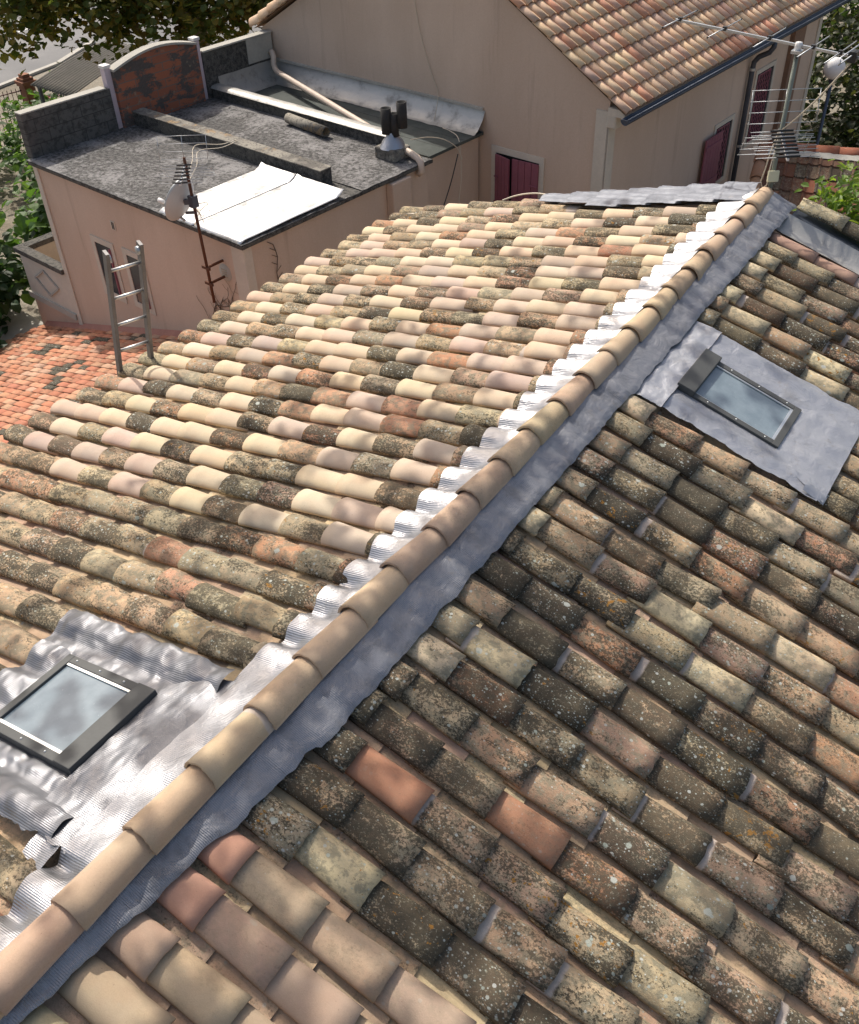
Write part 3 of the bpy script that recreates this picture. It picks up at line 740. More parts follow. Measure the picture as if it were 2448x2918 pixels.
# loose old flue duct on bay 2
mb = MB(); d = (N(2.02, 3.68, -1.90)-N(3.12, 3.80, -1.90)).normalized(); mb.lathe(N(3.12, 3.80, -1.90), ((0, 0), (.09, 0), (.09, 1.1), (.076, 1.1), (.074, .5), (0, .5)), 18, d)
duct = tag(mb.build('loose_duct', 'coping', None, N(2.6, 3.74, -1.98)), 'rusty length of old duct lying loose on the grey flat roof', 'pipe')

# ---------------------------------------------------------------- big house
big = thing('gabled_house', NB(1.5, 9, GZ), 'pink rendered gabled house with orange and buff tiled roof', 'house')
SC = -2.38; SL_ = 5.75
def roofz(s): return -1.03+.585*(s-SC) if s < 1.52 else -1.03+.585*(1.52-SC)-.55*(s-1.52)
apex = roofz(1.52)
g = MB(); pr = [(SC, GZ), (SL_, GZ), (SL_, roofz(SL_)-.06), (1.52, apex-.06), (SC, roofz(SC)-.06)]
vs = [NB(s, v, z) for v in (5.65, 14.35) for s, z in pr]; n = 5
g.add(vs, [tuple(range(5)), tuple(range(9, 4, -1))] + [(i, 5+i, 5+(i+1) % 5, (i+1) % 5) for i in range(5)])
g.build('wall', 'stucco', big)
# the roof tiling, all in the one roof mesh
rf = MB()
def PB(t, v, h): s = 1.52-t*.863; return NB(s-.5*h, v, roofz(max(-9, s)) if s > -3.2 else 0) + Vector((0, 0, h*.87+.01))
def PB2(t, v, h): s = 1.52+t*.876; return NB(s+.48*h, v, roofz(s)+h*.88+.01)
BC = [(.68, .50, .33), (.66, .47, .32), (.56, .40, .29), (.62, .41, .30), (.70, .54, .37), (.52, .38, .29), (.60, .32, .21), (.68, .50, .33), (.66, .48, .34)]
TL = 4.92
rf.add([PB(0, 5.56, -.012), PB(TL, 5.56, -.012), PB(TL, 14.5, -.012), PB(0, 14.5, -.012)], [(0, 1, 2, 3)], [(0, 0, 1), (4, 0, 1), (4, 9, 1), (0, 9, 1)], (.34, .22, .15, .2), (.4, .1, 0, 0))
rf.add([PB2(0, 5.56, -.012), PB2(5.0, 5.56, -.012), PB2(5.0, 14.5, -.012), PB2(0, 14.5, -.012)], [(0, 1, 2, 3)], [(0, 0, 1), (4, 0, 1), (4, 9, 1), (0, 9, 1)], (.34, .22, .15, .2), (.4, .1, 0, 0))
random.seed(21)
def flatpan(P, t, v, c, sd):
    vs = [P(t+L, v+w, h) for L, dh in ((0, 0), (.37, .022)) for w, h in ((.055, .014+dh), (.10, .004+dh), (.17, .004+dh))] + [P(t+.37, v+w, .002) for w in (.055, .17)]
    rf.add(vs, [(0, 1, 4, 3), (1, 2, 5, 4), (3, 4, 5, 7, 6)], [(0, 0, sd)]*8, c, (.3, 0, 0, 0))
nrow = 0
v = 5.62
while v < 14.45:
    for k in range(14):
        t = TL-.02-.345*k-.38; seed += 1.37
        if t < -.3: break
        c = (*vary(random.choice(BC), .1), random.choice((0, .05, .12)))
        tile(rf, PB, max(t, -.05), .395, v, .066, .078, .052, .062, .024, seed, c, (.35, .1, .05, 0), 8, 2, .012)
        c = (*vary(random.choice(BC[:4]), .1), random.choice((.05, .15))); flatpan(PB, max(t, -.05), v+.03, c, seed+.5)
    v += .226
for r_ in range(3):
    for k in range(15):
        t = 4.85-.345*k; seed += 1.37
        if t < -.3: break
        c = (*vary(random.choice(BC), .1), .1)
        tile(rf, PB2, max(t-.38, 0), .395, 5.62+r_*.226, .066, .078, .052, .062, .024, seed, c, (.35, .1, .05, 0), 8, 2, .012)
rfo = rf.build('roof', 'clay', big, fix=False)
for k in range(14):
    seed += 1.37; mb = MB(); tile(mb, lambda t, y, h: PB2(t, 5.58+y, h), .1+k*.345, .40, 0, .085, .10, .15, .165, .02, seed, (*vary((.74, .54, .38), .08), .05), (.3, .1, 0, 0), 10, 2); mb.build('verge_tile', 'clay', rfo, fix=False)
# ridge of the big house
for k in range(20):
    seed += 1.37; mb = MB(); tile(mb, lambda t, y, h: NB(1.52+y, 5.5+t, apex-.05+h), k*.45, .5, 0, .12, .14, .10, .12, .02, seed, (*vary(random.choice(BC), .1), .1), (.3, .1, 0, 0), 10, 2); mb.build('ridge_tile', 'clay', rfo, fix=False)
# gutter, bracket end, downpipe
gt = MB(); gs = SC-.40
def gut(u, v):
    a = math.pi*(1+v); return NB(gs+.075*math.cos(a), 5.45+9.2*u, -1.26+.075*math.sin(a))
gt.grid(gut, 20, 8); gt.prism([NB(gs+.073*math.cos(math.pi*(1+k/8)), 5.46, -1.26+.073*math.sin(math.pi*(1+k/8))) for k in range(9)], Vv*.01)
go = gt.build('gutter', 'zinc', big, fix=False, solid=.008)
mb = MB(); mb.tube([NB(gs-.06, 5.45, -1.245), NB(gs-.07, 14.65, -1.245)], .014, 6); mb.build('gutter_bead', 'zinc', go)
mb = MB(); mb.tube([NB(gs, 10.95, -1.30), NB(gs, 10.95, -1.42), NB(gs+.06, 10.93, -1.52), NB(SC-.16, 10.90, -1.62), NB(SC-.09, 10.88, -1.72), NB(SC-.08, 10.88, -1.9), NB(SC-.08, 10.88, -6.4)], .05, 12)
dp = mb.build('downpipe', 'zinc', big)
for z in (-1.85, -3.3, -4.7):
    mb = MB(); mb.lathe(NB(SC-.08, 10.88, z), ((.057, -.025), (.06, 0), (.057, .025)), 12); mb.build('pipe_collar', 'galv', dp)
mb = MB(); mb.box(SC-.30, SC, 5.60, 14.4, -1.30, -1.18, NB); mb.build('eaves_soffit', 'trim', big)
# corner pilaster and trims
mb = MB(); mb.box(SC-.03, SC+.22, 5.615, 5.65, GZ, -1.25, NB); mb.build('corner_trim', 'trim', big)
mb = MB(); mb.box(SC-.035, SC, 5.615, 5.83, GZ, -1.40, NB); mb.build('corner_trim', 'trim', big)
mb = MB(); mb.box(SC-.16, SC+.02, 5.60, 5.80, -1.50, -1.28, NB); mb.build('corner_bracket', 'trim', big, bevel=.03)
mb = MB(); mb.box(SC-.03, SC, 14.2, 14.36, GZ, -1.3, NB); mb.build('corner_trim', 'trim', big)
mb = MB(); mb.box(SC-.10, SC, 12.75, 13.3, GZ, -1.31, NB); mb.build('pilaster', simple('brown_render', (.25, .155, .105), .9, 0, .3, 3), big)  # brown pilaster, darker than the wall around it
# windows of the long wall, with diamond grilles
def wall_window(v0, v1, z0, z1, grille):
    f = MB(); w = .085
    f.box(SC-.02, SC, v0, v0+w, z0, z1, NB); f.box(SC-.02, SC, v1-w, v1, z0, z1, NB); f.box(SC-.02, SC, v0+w, v1-w, z1-w, z1, NB); f.box(SC-.02, SC, v0+w, v1-w, z0, z0+w, NB)
    fo = f.build('window', 'trim', big)
    g_ = MB(); g_.box(SC-.005, SC-.001, v0+w, v1-w, z0+w, z1-w, NB); g_.build('pane', 'inner', fo)
    a0, a1, b0, b1 = v0+w+.02, v0+w+.02+(v1-v0-2*w)*.72, z0+w+.03, z1-w-.02
    gr = MB(); sp = .19
    for sgn in (1, -1):
        for k in range(-14, 15):
            seg = []
            for q in range(41):
                vv = a0+(a1-a0)*q/40; zz = (b0+b1)/2+sgn*((vv-(a0+a1)/2)*1.7)+k*sp
                if b0 <= zz <= b1: seg.append((vv, zz))
            if len(seg) > 2: gr.bar(NB(SC-.03, *seg[0]), NB(SC-.03, *seg[-1]), .014, .014, U)
    for (p, q) in (((a0, b0), (a1, b0)), ((a0, b1), (a1, b1)), ((a0, b0), (a0, b1)), ((a1, b0), (a1, b1))): gr.bar(NB(SC-.034, *p), NB(SC-.034, *q), .02, .014, U)
    gr.build('grille', 'shutter', fo)
    return fo
wall_window(9.72, 10.58, -3.90, -2.60, True); wall_window(11.28, 12.22, -3.50, -1.99, True)
mb = MB()
for k in range(6): mb.box(SC-.10, SC-.07, 9.26+k*.118, 9.26+k*.118+.112, -3.86, -2.74, NB)
so = mb.build('shutter', 'shutter', big, bevel=.004)
for z in (-3.65, -2.95):
    mb = MB(); mb.box(SC-.115, SC-.10, 9.27, 9.95, z, z+.07, NB); mb.build('shutter_rail', 'shutter', so)
# gable window with two half open leaves
f = MB(); w = .10; a, b, c, d = -1.20, -.07, -2.24, -3.6
f.box(a, a+w, 5.63, 5.65, d, c, N); f.box(b-w, b, 5.63, 5.65, d, c, N); f.box(a+w, b-w, 5.63, 5.65, c-.11, c, N)
fo = f.build('window', 'trim', big)
mb = MB(); mb.box(a+w, b-w, 5.644, 5.648, d, c-.11, N); mb.build('pane', 'black', fo)
for (h, e, dd) in ((b-.11, -.55, .10), (a+.10, -.56, .03)):
    lf = MB(); dx = (e-h)
    for k in range(4):
        q0, q1 = k/4, (k+1)/4-.02
        lf.prism([N(h+dx*q0, 5.62-dd*q0, c-.13), N(h+dx*q1, 5.62-dd*q1, c-.13), N(h+dx*q1, 5.62-dd*q1, d), N(h+dx*q0, 5.62-dd*q0, d)], -Vv*.025)
    lf.prism([N(h, 5.625, c-.13), N(h+dx, 5.625-dd, c-.13), N(h+dx, 5.625-dd, d), N(h, 5.625, d)], Vv*.01)
    lo_ = lf.build('shutter', 'shutter', big)
    for z in (-2.75, -3.2):
        mb = MB(); mb.bar(N(h, 5.59, z), N(h+dx*.3, 5.59-dd*.3, z), .012, .05, Vv); mb.build('hinge', 'shutter', lo_)
# terracotta roof vent
c0 = PB(TL-.75, 12.05, .06)
mb = MB(); mb.lathe(c0, ((.16, -.06), (.15, .06), (.105, .09), (.105, .30), (.15, .32), (.15, .36), (.10, .40), (.05, .45), (0, .46)), 18); vo = mb.build('roof_vent', 'terracotta', big)
for k in range(9):
    a = k*2*math.pi/9; p = c0+Vector((math.cos(a)*.105, math.sin(a)*.105, .2)); mb = MB(); mb.bar(p-Vector((0, 0, .07)), p+Vector((0, 0, .07)), .03, .012, (math.cos(a), math.sin(a), 0)); mb.build('vent_slot', 'black', vo)

# ---------------------------------------------------------------- lower red tiled roof on the left
low = thing('low_tiled_building', N(2.5, -2.2, GZ), 'lower building with old orange red tile roof below the ladder', 'building')
def PLO(t, v, h): s = -2.2+t; return N(s, v, -4.2-.30*(s-1.97)+h)
mb = MB(); mb.prism([PLO(0, -5.5, -.06), PLO(9.0, -5.5, -.06), PLO(9.0, -.02, -.06), PLO(0, -.02, -.06)], (0, 0, -.08)); ro = mb.build('roof', 'deck', low)
random.seed(31); mb = MB()
LC = [(.46, .195, .115), (.43, .18, .105), (.48, .235, .145), (.42, .17, .105), (.47, .27, .175), (.48, .30, .21)]
v = -.12
while v > -5.4:
    for k in range(31):
        t = .02+k*.29+(.145 if int(-v/.145) % 2 else 0)+random.uniform(-.07, .07); seed += 1.37
        c = (*vary(random.choice(LC), .12), random.choice((.1, .25, .4)))
        patchy = nz(t*1.1, v*1.6, 3) > .22 and nz(t*2.5, v*5, 8) > .0
        wx = (.4, .3, .1, 0)
        if patchy: c = (.26, .21, .16, 1.); wx = (.85, .5, 0, 0)
        if project(PLO(t, v, 0)) is None or not infr(PLO(t, v, 0), 160): continue
        tile(mb, PLO, t, .35, v, .066, .072, .010, .014, .014, seed, c, wx, 5, 1, .01, random.gauss(0, .01), random.uniform(0, .01))
    v -= .145
tag(mb.build('tile_field', 'clay', ro, fix=False), kind='stuff')
mb = MB(); mb.prism([PLO(.0, -.10, .01), PLO(9.0, -.10, .01), PLO(9.0, -.0, .10), PLO(0, -.0, .10)], (0, 0, -.02)); mb.build('wall_fillet', simple('pink_mortar_fillet', (.42, .20, .15), .95, 0, .4, 4), ro)
mb = MB(); mb.prism([PLO(0, -5.5, -.14), PLO(8.8, -5.5, -.14), N(6.6, -5.5, GZ), N(-2.2, -5.5, GZ)], Vv*5.4); mb.build('wall', 'stucco', low)
for k in range(3):
    mb = MB(); seed += 1; p0 = k
mb = MB(); mb.tube([N(6.85, .02, -5.7), N(6.86, -2.8, -5.72)], .06, 8); mb.build('gutter', 'terracotta', ro)

# ---------------------------------------------------------------- ladder
lad = thing('ladder', N(-3.1, -4.2, -3.3), 'grey aluminium ladder leaning on the eaves, its top above the roof', 'ladder')
def lp(side, z):
    top = N(-3.26, -3.90, .24) if side == 0 else N(-3.335, -3.60, .24)
    bot = N(-2.60, -3.98, -3.0) if side == 0 else N(-2.68, -3.66, -3.0)
    return bot+(top-bot)*(z+3.0)/3.24
upv = (lp(1, 0)-lp(0, 0)).normalized()
for sd in (0, 1):
    mb = MB(); mb.bar(lp(sd, -3.0), lp(sd, .24), .085, .034, upv); r_o = mb.build('rail', 'railgrey', lad, bevel=.003)
    mb = MB(); c = lp(sd, .17); mb.lathe(c-upv*.028*(1 if sd else -1)*0.6, ((0, -.02), (.038, -.02), (.04, 0), (.038, .02), (0, .02)), 14, upv); mb.build('pulley', 'galv', r_o)
for k in range(11):
    z = .05-.285*k; mb = MB(); mb.tube([lp(0, z), lp(1, z)], .015, 10); mb.build('rung', 'palealu', lad)

# ---------------------------------------------------------------- antennas
def rods_antenna(root, c, bdir, edir, L, nel, el, blk, rmat='galv'):
    """UHF antenna: boom along bdir, rods along edir with black middle bars, two slanted reflector panels behind."""
    c = Vector(c); bdir = Vector(bdir).normalized(); edir = Vector(edir).normalized(); upd = edir.cross(bdir).normalized()
    if upd.z < 0: upd = -upd
    mb = MB(); mb.bar(c, c+bdir*L, .022, .022); mb.build('boom', 'white', root)
    for k in range(nel):
        p = c+bdir*(.04+(L-.06)*(k/(nel-1))**1.0)+upd*.015
        mb = MB(); mb.tube([p-edir*el*(1-.0*k), p+edir*el], .0035, 6); mb.build('element', 'galv', root)
        mb = MB(); mb.tube([p-edir*blk+upd*.008, p+edir*blk+upd*.008], .011, 6); mb.build('insulator', 'black', root)
    for sg in (1, -1):
        pan = MB(); q = []
        for k in range(4):
            p = c-bdir*(.02+.05*k)+upd*sg*(.07+.085*k); q.append(p); pan.tube([p-edir*el*1.12, p+edir*el*1.12], .0036, 6)
        for e in (-1, 0, 1): pan.tube([q[0]+edir*el*1.08*e, q[3]+edir*el*1.08*e], .004, 6)
        pan.build('reflector_panel', 'galv', root)
PX, PY = .0, .99
mast = thing('antenna_mast', (PX, PY, -1.2), 'tall grey green mast standing behind the far end of the ridge', 'mast')
mb = MB(); mb.tube([(PX, PY, -1.2), (PX, PY, 1.24)], .022, 12); mb.build('pole', 'polegreen', mast)
mb = MB(); mb.box(-.045, .045, -.06, .03, 1.20, 1.225, lambda x, y, z: Vector((PX+x, PY+y, z))); mb.build('clamp', 'galv', mast)
mb = MB(); mb.lathe((PX, PY, .47), ((.03, -.05), (.034, 0), (.03, .05)), 10); mb.build('clamp', 'galv', mast)
yg = thing('yagi_antenna', (PX, PY, 1.25), 'long silver yagi aerial on top of the grey green mast', 'antenna')
b0, b1 = Vector((-1.34, 1.36, 1.26)), Vector((.95, .745, 1.26)); bd = (b1-b0).normalized(); ed = Vector((.24, .97, 0))
mb = MB(); mb.bar(b0, b1, .022, .022); mb.build('boom', 'galv', yg)
mb = MB(); mb.lathe((PX, PY, 1.235), ((.03, -.01), (.034, .03), (.03, .055), (0, .06)), 12); mb.build('mast_cap', 'white', yg)
for x, hl in ((-1.29, .37), (-.78, .38), (-.30, .39), (.14, .40), (.40, .41), (.74, .45)):
    p = b0+bd*((x-b0.x)/bd.x)+Vector((0, 0, .016)); e = Vector((.07, 1, 0)).normalized()
    mb = MB(); mb.tube([p-e*hl, p+e*hl], .0055, 6); eo = mb.build('element', 'galv', yg)
    mb = MB(); mb.box(-.018, .018, -.018, .018, -.02, .016, lambda a, b, c: p+Vector((a, b, c))); mb.build('element_clip', 'black', eo)
    for sg in (-1, 1):
        mb = MB(); mb.tube([p+e*sg*hl, p+e*sg*(hl+.012)], .009, 6); mb.build('end_cap', 'black', eo)
p = b0+bd*((.52-b0.x)/bd.x); e = Vector((.07, 1, 0)).normalized()
mb = MB(); lo_ = [p-e*.38+Vector((0, 0, .02)), p+e*.38+Vector((0, 0, .02)), p+e*.40+bd*.02+Vector((0, 0, .045)), p+e*.38+bd*.0+Vector((0, 0, .075)), p-e*.38+Vector((0, 0, .075)), p-e*.40+bd*.02+Vector((0, 0, .045)), p-e*.38+Vector((0, 0, .02))]
mb.tube(lo_, .006, 6); do = mb.build('folded_dipole', 'galv', yg)
mb = MB(); mb.box(-.035, .035, -.05, .05, -.04, .05, lambda a, b, c: p+Vector((a, b, c))); mb.build('dipole_box', 'black', do)
uh = thing('rod_antenna', (PX, PY, .5), 'silver rod aerial with black crossbars halfway up the grey green mast', 'antenna')
rods_antenna(uh, (PX, PY-.02, .50), (.42, -.86, -.14), (.82, .57, 0), .55, 8, .30, .11)
jb = MB(); jb.box(-.055, .055, -.02, .02, -.055, .055, lambda a, b, c: Vector((PX+.02, PY-.05, .07))+Vector((.82, .57, 0))*a+Vector((.57, -.82, .3)).normalized()*b+Vector((-.1, .2, .95))*c)
tag(jb.build('junction_box', 'cream', None, (PX+.02, PY-.05, .07), bevel=.008), 'small cream junction box strapped to the grey green mast', 'electrical box')
cb = MB(); cb.tube([(PX-.02, PY-.03, .48), (PX-.05, PY-.05, .30), (PX-.07, PY-.05, .12), (PX-.09, PY-.05, .0), (PX-.06, PY-.06, -.06), (PX-.02, PY-.06, -.02), (PX-.03, PY-.04, .1), (PX-.01, PY-.03, .42)], .006, 6)
cb.tube([(PX-.06, PY-.06, -.05), (PX-.07, PY-.08, -.2), (PX-.06, PY-.1, -.3)], .006, 6)
tag(cb.build('looped_cable', 'cable', None, (PX, PY, 0)), 'cream cable looped on the mast below the rod aerial', 'cable')
cb = MB(); a, b = Vector((PX, PY-.03, .50)), Vector((p.x, p.y, 1.22))
cb.tube([a.lerp(b, k/8)+Vector((0, 0, -.04*math.sin(math.pi*k/8))) for k in range(9)], .008, 6)
tag(cb.build('aerial_cable', 'cable', None, a), 'straight cream cable running from the rod aerial up to the yagi', 'cable')

m2 = thing('wall_mast', N(.51, -.3, -3.0), 'thin rusty mast bracketed to the pink annex wall', 'mast')
mb = MB(); mb.tube([N(.51, -.3, -2.98), N(.57, -.3, -.84)], .022, 10); mb.build('pole', 'rust', m2)
for z in (-2.43, -2.68):
    mb = MB(); mb.bar(N(.53, -.32, z), N(.53, .0, z), .03, .03); mb.bar(N(.45, -.31, z), N(.62, -.31, z), .03, .04); mb.build('bracket', 'rust', m2)
dish = thing('satellite_dish', N(.78, -.36, -1.5), 'small pale satellite dish clamped to the rusty mast', 'satellite dish')
dax = (U*.93 - Vv*.22 + Vector((0, 0, .28))).normalized(); dc = N(.72, -.38, -1.44)
mb = MB(); mb.lathe(dc, [(.31*k/10, .075*(k/10)**2-.05) for k in range(11)] + [(.318, .03), (.31, .018)] + [(.31*k/10, .075*(k/10)**2-.058) for k in range(10, -1, -1)], 32, dax); mb.build('reflector', 'dish', dish)
fp = dc-Vector((0, 0, .30)); lnb = dc+dax*.38-Vector((0, 0, .20))
mb = MB(); mb.bar(fp, lnb, .025, .03); ao = mb.build('feed_arm', 'galv', dish)
mb = MB(); mb.lathe(lnb+Vector((0, 0, .02)), ((0, -.05), (.03, -.05), (.034, .0), (.028, .05), (0, .055)), 12, -dax); mb.build('feed_horn', 'white', ao)
mb = MB(); mb.bar(dc-dax*.06, N(.545, -.3, -1.44), .05, .07); mb.bar(dc-dax*.05+Vector((0, 0, -.16)), N(.54, -.3, -1.60), .04, .03); mb.box(.50, .60, -.35, -.25, -1.52, -1.36, N); mb.build('mount', 'zinc', dish)
a2 = thing('rod_antenna', N(.57, -.3, -.9), 'small rod aerial with black crossbars on top of the rusty mast', 'antenna')
rods_antenna(a2, N(.565, -.31, -.93), (.50, -.80, -.30), (.82, .57, 0), .42, 6, .30, .10)

# loose cables
def cable(name, pts, r, mat, label):
    P_ = [Vector(p) for p in pts]; out = []
    for i in range(len(P_)-1):
        p0, p1, p2, p3 = P_[max(i-1, 0)], P_[i], P_[i+1], P_[min(i+2, len(P_)-1)]
        for q in range(6):
            t = q/6; out.append(.5*((2*p1)+(-p0+p2)*t+(2*p0-5*p1+4*p2-p3)*t*t+(-p0+3*p1-3*p2+p3)*t**3))
    out.append(P_[-1]); mb = MB(); mb.tube(out, r, 5); return tag(mb.build(name, mat, None, P_[0]), label, 'cable')
cable('wall_cable', [NB(1.62, 5.63, -.15), NB(1.55, 5.63, -.5), NB(1.47, 5.63, -.78), NB(1.35, 5.63, -1.1), NB(1.24, 5.63, -1.36), NB(1.13, 5.62, -1.60), NB(1.05, 5.40, -1.98)], .006, 'cable', 'thin pale cable hanging down the big pink gable')
cable('roof_cable', [N(.72, 5.25, -2.0), N(.45, 5.15, -1.98), N(.22, 5.05, -2.0), N(.08, 4.95, -2.15), N(-.02, 4.85, -2.6), N(-.05, 4.75, -3.0), N(-.2, 4.7, -3.3)], .008, 'cable', 'white cable dropping over the edge of the felt roof')
cable('roof_cable', [N(.30, 3.95, -1.75), N(.25, 4.3, -1.80), N(.15, 4.6, -1.90), N(.06, 4.85, -2.10), N(.0, 4.9, -2.3)], .008, 'cable', 'white cable running from the double flue to the felt roof edge')
cable('wall_cable', [N(.05, 4.85, -2.2), N(-.03, 4.55, -2.6), N(-.06, 4.2, -3.1), N(-.08, 4.0, -3.4)], .010, 'cabledark', 'dark twisted cable slanting down the annex side wall')
cable('roof_cable', [N(2.65, 2.22, -1.74), N(2.78, 2.0, -1.78), N(2.95, 1.6, -1.72), N(2.62, 1.25, -1.80), N(2.35, .9, -1.93), N(2.0, .5, -1.92), N(1.6, .2, -1.92), N(1.3, .45, -1.9), N(1.15, .2, -1.9), N(.9, -.1, -1.92), N(.6, -.29, -1.8)], .007, 'cable', 'white cable looping from the divider wall over the metal sheets')
cable('roof_cable', [N(2.60, 2.20, -1.74), N(2.66, 1.9, -1.78), N(2.75, 1.5, -1.74), N(2.45, 1.2, -1.82), N(2.1, .7, -1.93), N(1.5, .35, -1.91), N(1.0, .1, -1.9), N(.6, -.29, -1.5)], .007, 'cable', 'white cable lying nearest the satellite dish on the metal sheets')
cable('roof_cable', [PL(2.35, .95, .10), PL(2.6, .98, .135), PL(2.85, 1.0, .12), PL(3.05, .98, .08)], .010, 'cable', 'short grey cable arched over the far verge tiles')

# ---------------------------------------------------------------- red brown roof on the right
shed = thing('tiled_shed', (-.5, 10, GZ), 'low building with dark red flat tile roof beyond the mast', 'building')
rd = Vector((.97, .23, 0)); fd = Vector((.23, -.97, 0))
def PS(t, v, h): return Vector((-2.55, 10.25, -2.98)) + rd*v + fd*t + Vector((0, 0, -.42*t+h))
mb = MB(); mb.prism([PS(0, -.05, -.03), PS(3.6, -.05, -.03), PS(3.6, 5, -.03), PS(0, 5, -.03)], (0, 0, -.1)); ro = mb.build('roof', 'deck', shed)
random.seed(41); mb = MB()
SCOL = [(.10, .045, .03), (.07, .04, .028), (.15, .06, .035), (.21, .075, .04), (.06, .042, .03), (.13, .07, .045)]
for k in range(11):
    v = 0
    while v < 4.9:
        seed += 1; t = .02+k*.33; w_ = .20; c = (*vary(random.choice(SCOL), .15), random.choice((.1, .3, .6)))
        vs = [PS(t+L, v+w, h+dh) for L, dh in ((0, 0), (.37, .03)) for w, h in ((0, .03), (.03, .035), (.06, .012), (.19, .012), (.20, .03))] + [PS(t+.37, v+w, .0) for w in (0, .2)]
        mb.add(vs, [(i, i+1, i+6, i+5) for i in range(4)] + [(5, 6, 7, 8, 9, 11, 10)], [(L, w, seed) for L in (0, .37) for w in (0, .03, .06, .19, .2)]+[(.37, 0, seed)]*2, c, (.5, .3, .1, 0)); v += w_
mb.build('tile_field', 'clay', ro, fix=False)
for k in range(11):
    seed += 1; mb = MB(); tile(mb, lambda t, y, h: PS(y, t, h), k*.42, .46, 0, .10, .11, .07, .08, .01, seed, (*vary((.34, .12, .07), .12), .2), (.4, .3, .2, 0), 8, 2); mb.build('ridge_tile', 'clay', ro, fix=False)
for k in range(8):
    seed += 1; mb = MB(); tile(mb, lambda t, y, h: PS(t, y-.05, h), k*.40, .45, 0, .11, .13, .08, .09, .02, seed, (*vary((.46, .26, .15), .1), .2), (.4, .3, .2, 0), 8, 2); mb.build('verge_tile', 'clay', ro, fix=False)
mb = MB(); mb.grid(lambda u, v: PS(.10+.13*v+.03*nz(u*30, v), 4.9*u, .05+.02*nz(u*50, v*3)), 60, 3); mb.build('mortar_line', 'limestone', ro, fix=False)
mb = MB(); c_ = [PS(.1, .1, -.2), PS(3.3, .1, -.2), PS(3.3, 4.9, -.2), PS(.1, 4.9, -.2)]; mb.add(c_+[Vector((q.x, q.y, GZ)) for q in c_], [(0, 1, 2, 3), (4, 5, 6, 7), (0, 1, 5, 4), (1, 2, 6, 5), (2, 3, 7, 6), (3, 0, 4, 7)]); mb.build('wall', 'stucco', shed)

# ---------------------------------------------------------------- globe lamp
lampc = Vector((-2.10, 12.4, -2.05))
lamp = thing('street_lamp', (lampc.x, lampc.y, GZ), 'white globe street lamp on a slim dark pole', 'street lamp')
mb = MB(); mb.tube([(lampc.x, lampc.y, GZ), (lampc.x, lampc.y, lampc.z-.2)], .035, 10); mb.build('pole', 'zinc', lamp)
mb = MB(); mb.lathe(lampc, [(max(.001, .205*math.sin(math.pi*k/14)), -.205*math.cos(math.pi*k/14)) for k in range(15)], 24); mb.build('globe', 'white', lamp)
mb = MB(); mb.lathe(lampc-Vector((0, 0, .22)), ((.05, -.05), (.07, 0), (.07, .03)), 12); mb.build('collar', 'zinc', lamp)

# ---------------------------------------------------------------- street side: canopy, fence, post
can = thing('corrugated_canopy', N(15.8, 7.7, -4.4), 'grey corrugated fibre cement lean-to roof in front of the street', 'shelter')
mb = MB(); mb.grid(lambda u, v: N(14.1+1.95*u+2.1*v, 5.85+3.95*v, -4.0+.06*math.sin(v*3)+.032*math.sin(u*1.95/.13*2*math.pi)), 180, 10); ro = mb.build('roof', 'fibro', can, fix=False, solid=.012)
for s, v in ((14.3, 6.0), (15.9, 6.0), (16.4, 9.7), (17.9, 9.7)):
    if True:
        mb = MB(); mb.bar(N(s, v, GZ), N(s, v, -4.03), .08, .08); mb.build('post', 'zinc', can)
post = thing('brick_gate_post', N(19.3, 7.4, GZ), 'stepped red brick gate post beside the iron fence', 'gate post')
mb = MB()
for z0, z1, w in ((GZ, -4.95, .17), (-4.95, -4.88, .21), (-4.88, -4.80, .24), (-4.80, -4.72, .18), (-4.72, -4.62, .12)): mb.box(19.3-w, 19.3+w, 7.4-w, 7.4+w, z0, z1, N, (1, 2))
mb.build('pillar', simple('old_brick', (.30, .13, .075), .9, 0, .6, 9), post)
fen = thing('iron_fence', N(19.5, 6.0, GZ), 'thin brown iron fence beside the brick gate post', 'fence')
for z in (-5.05, -6.2):
    mb = MB(); mb.bar(N(19.3, 7.2, z), N(19.6, 2.5, z), .03, .03); mb.build('rail', 'ironbrown', fen)
for k in range(34):
    q = k/33; mb = MB(); mb.bar(N(19.3+.3*q, 7.15-4.6*q, GZ), N(19.3+.3*q, 7.15-4.6*q, -4.95), .016, .016); mb.build('bar', 'ironbrown', fen)

# ================================================================ ground and street
mb = MB(); mb.quad((-300, -300, GZ), (300, -300, GZ), (300, 300, GZ), (-300, 300, GZ)); tag(mb.build('ground', 'dirt'), kind='structure')
def gq(name, pts, z, mat, kind='structure'):
    mb = MB(); mb.add([Vector((x, y, z)) for x, y in pts], [tuple(range(len(pts)))]); return tag(mb.build(name, mat), kind=kind)
kn = [(-29.9, 8.0), (-30.66, 12.95), (-31.03, 15.96), (-32.19, 18.68), (-26.5, 20), (-26.5, 40)]; kf = [(-52, 40), (-40, 24), (-40.2, 21.0), (-41.5, 18), (-46, 8)]
gq('street', kn+kf, GZ+.004, 'asphalt')
gq('verge', [(-41.2, 21.2), (-38.6, 20.7), (-37.1, 20.4), (-36.5, 30), (-52, 40), (-52, 21)], GZ+.10, simple('grass_verge', (.10, .12, .05), .95, 0, .5, 3))
mb = MB()
for i in range(3):
    a, b = Vector((*kn[i], GZ+.06)), Vector((*kn[i+1], GZ+.06)); mb.bar(a, b, .22, .08)
tag(mb.build('kerb', 'limestone'), kind='structure')
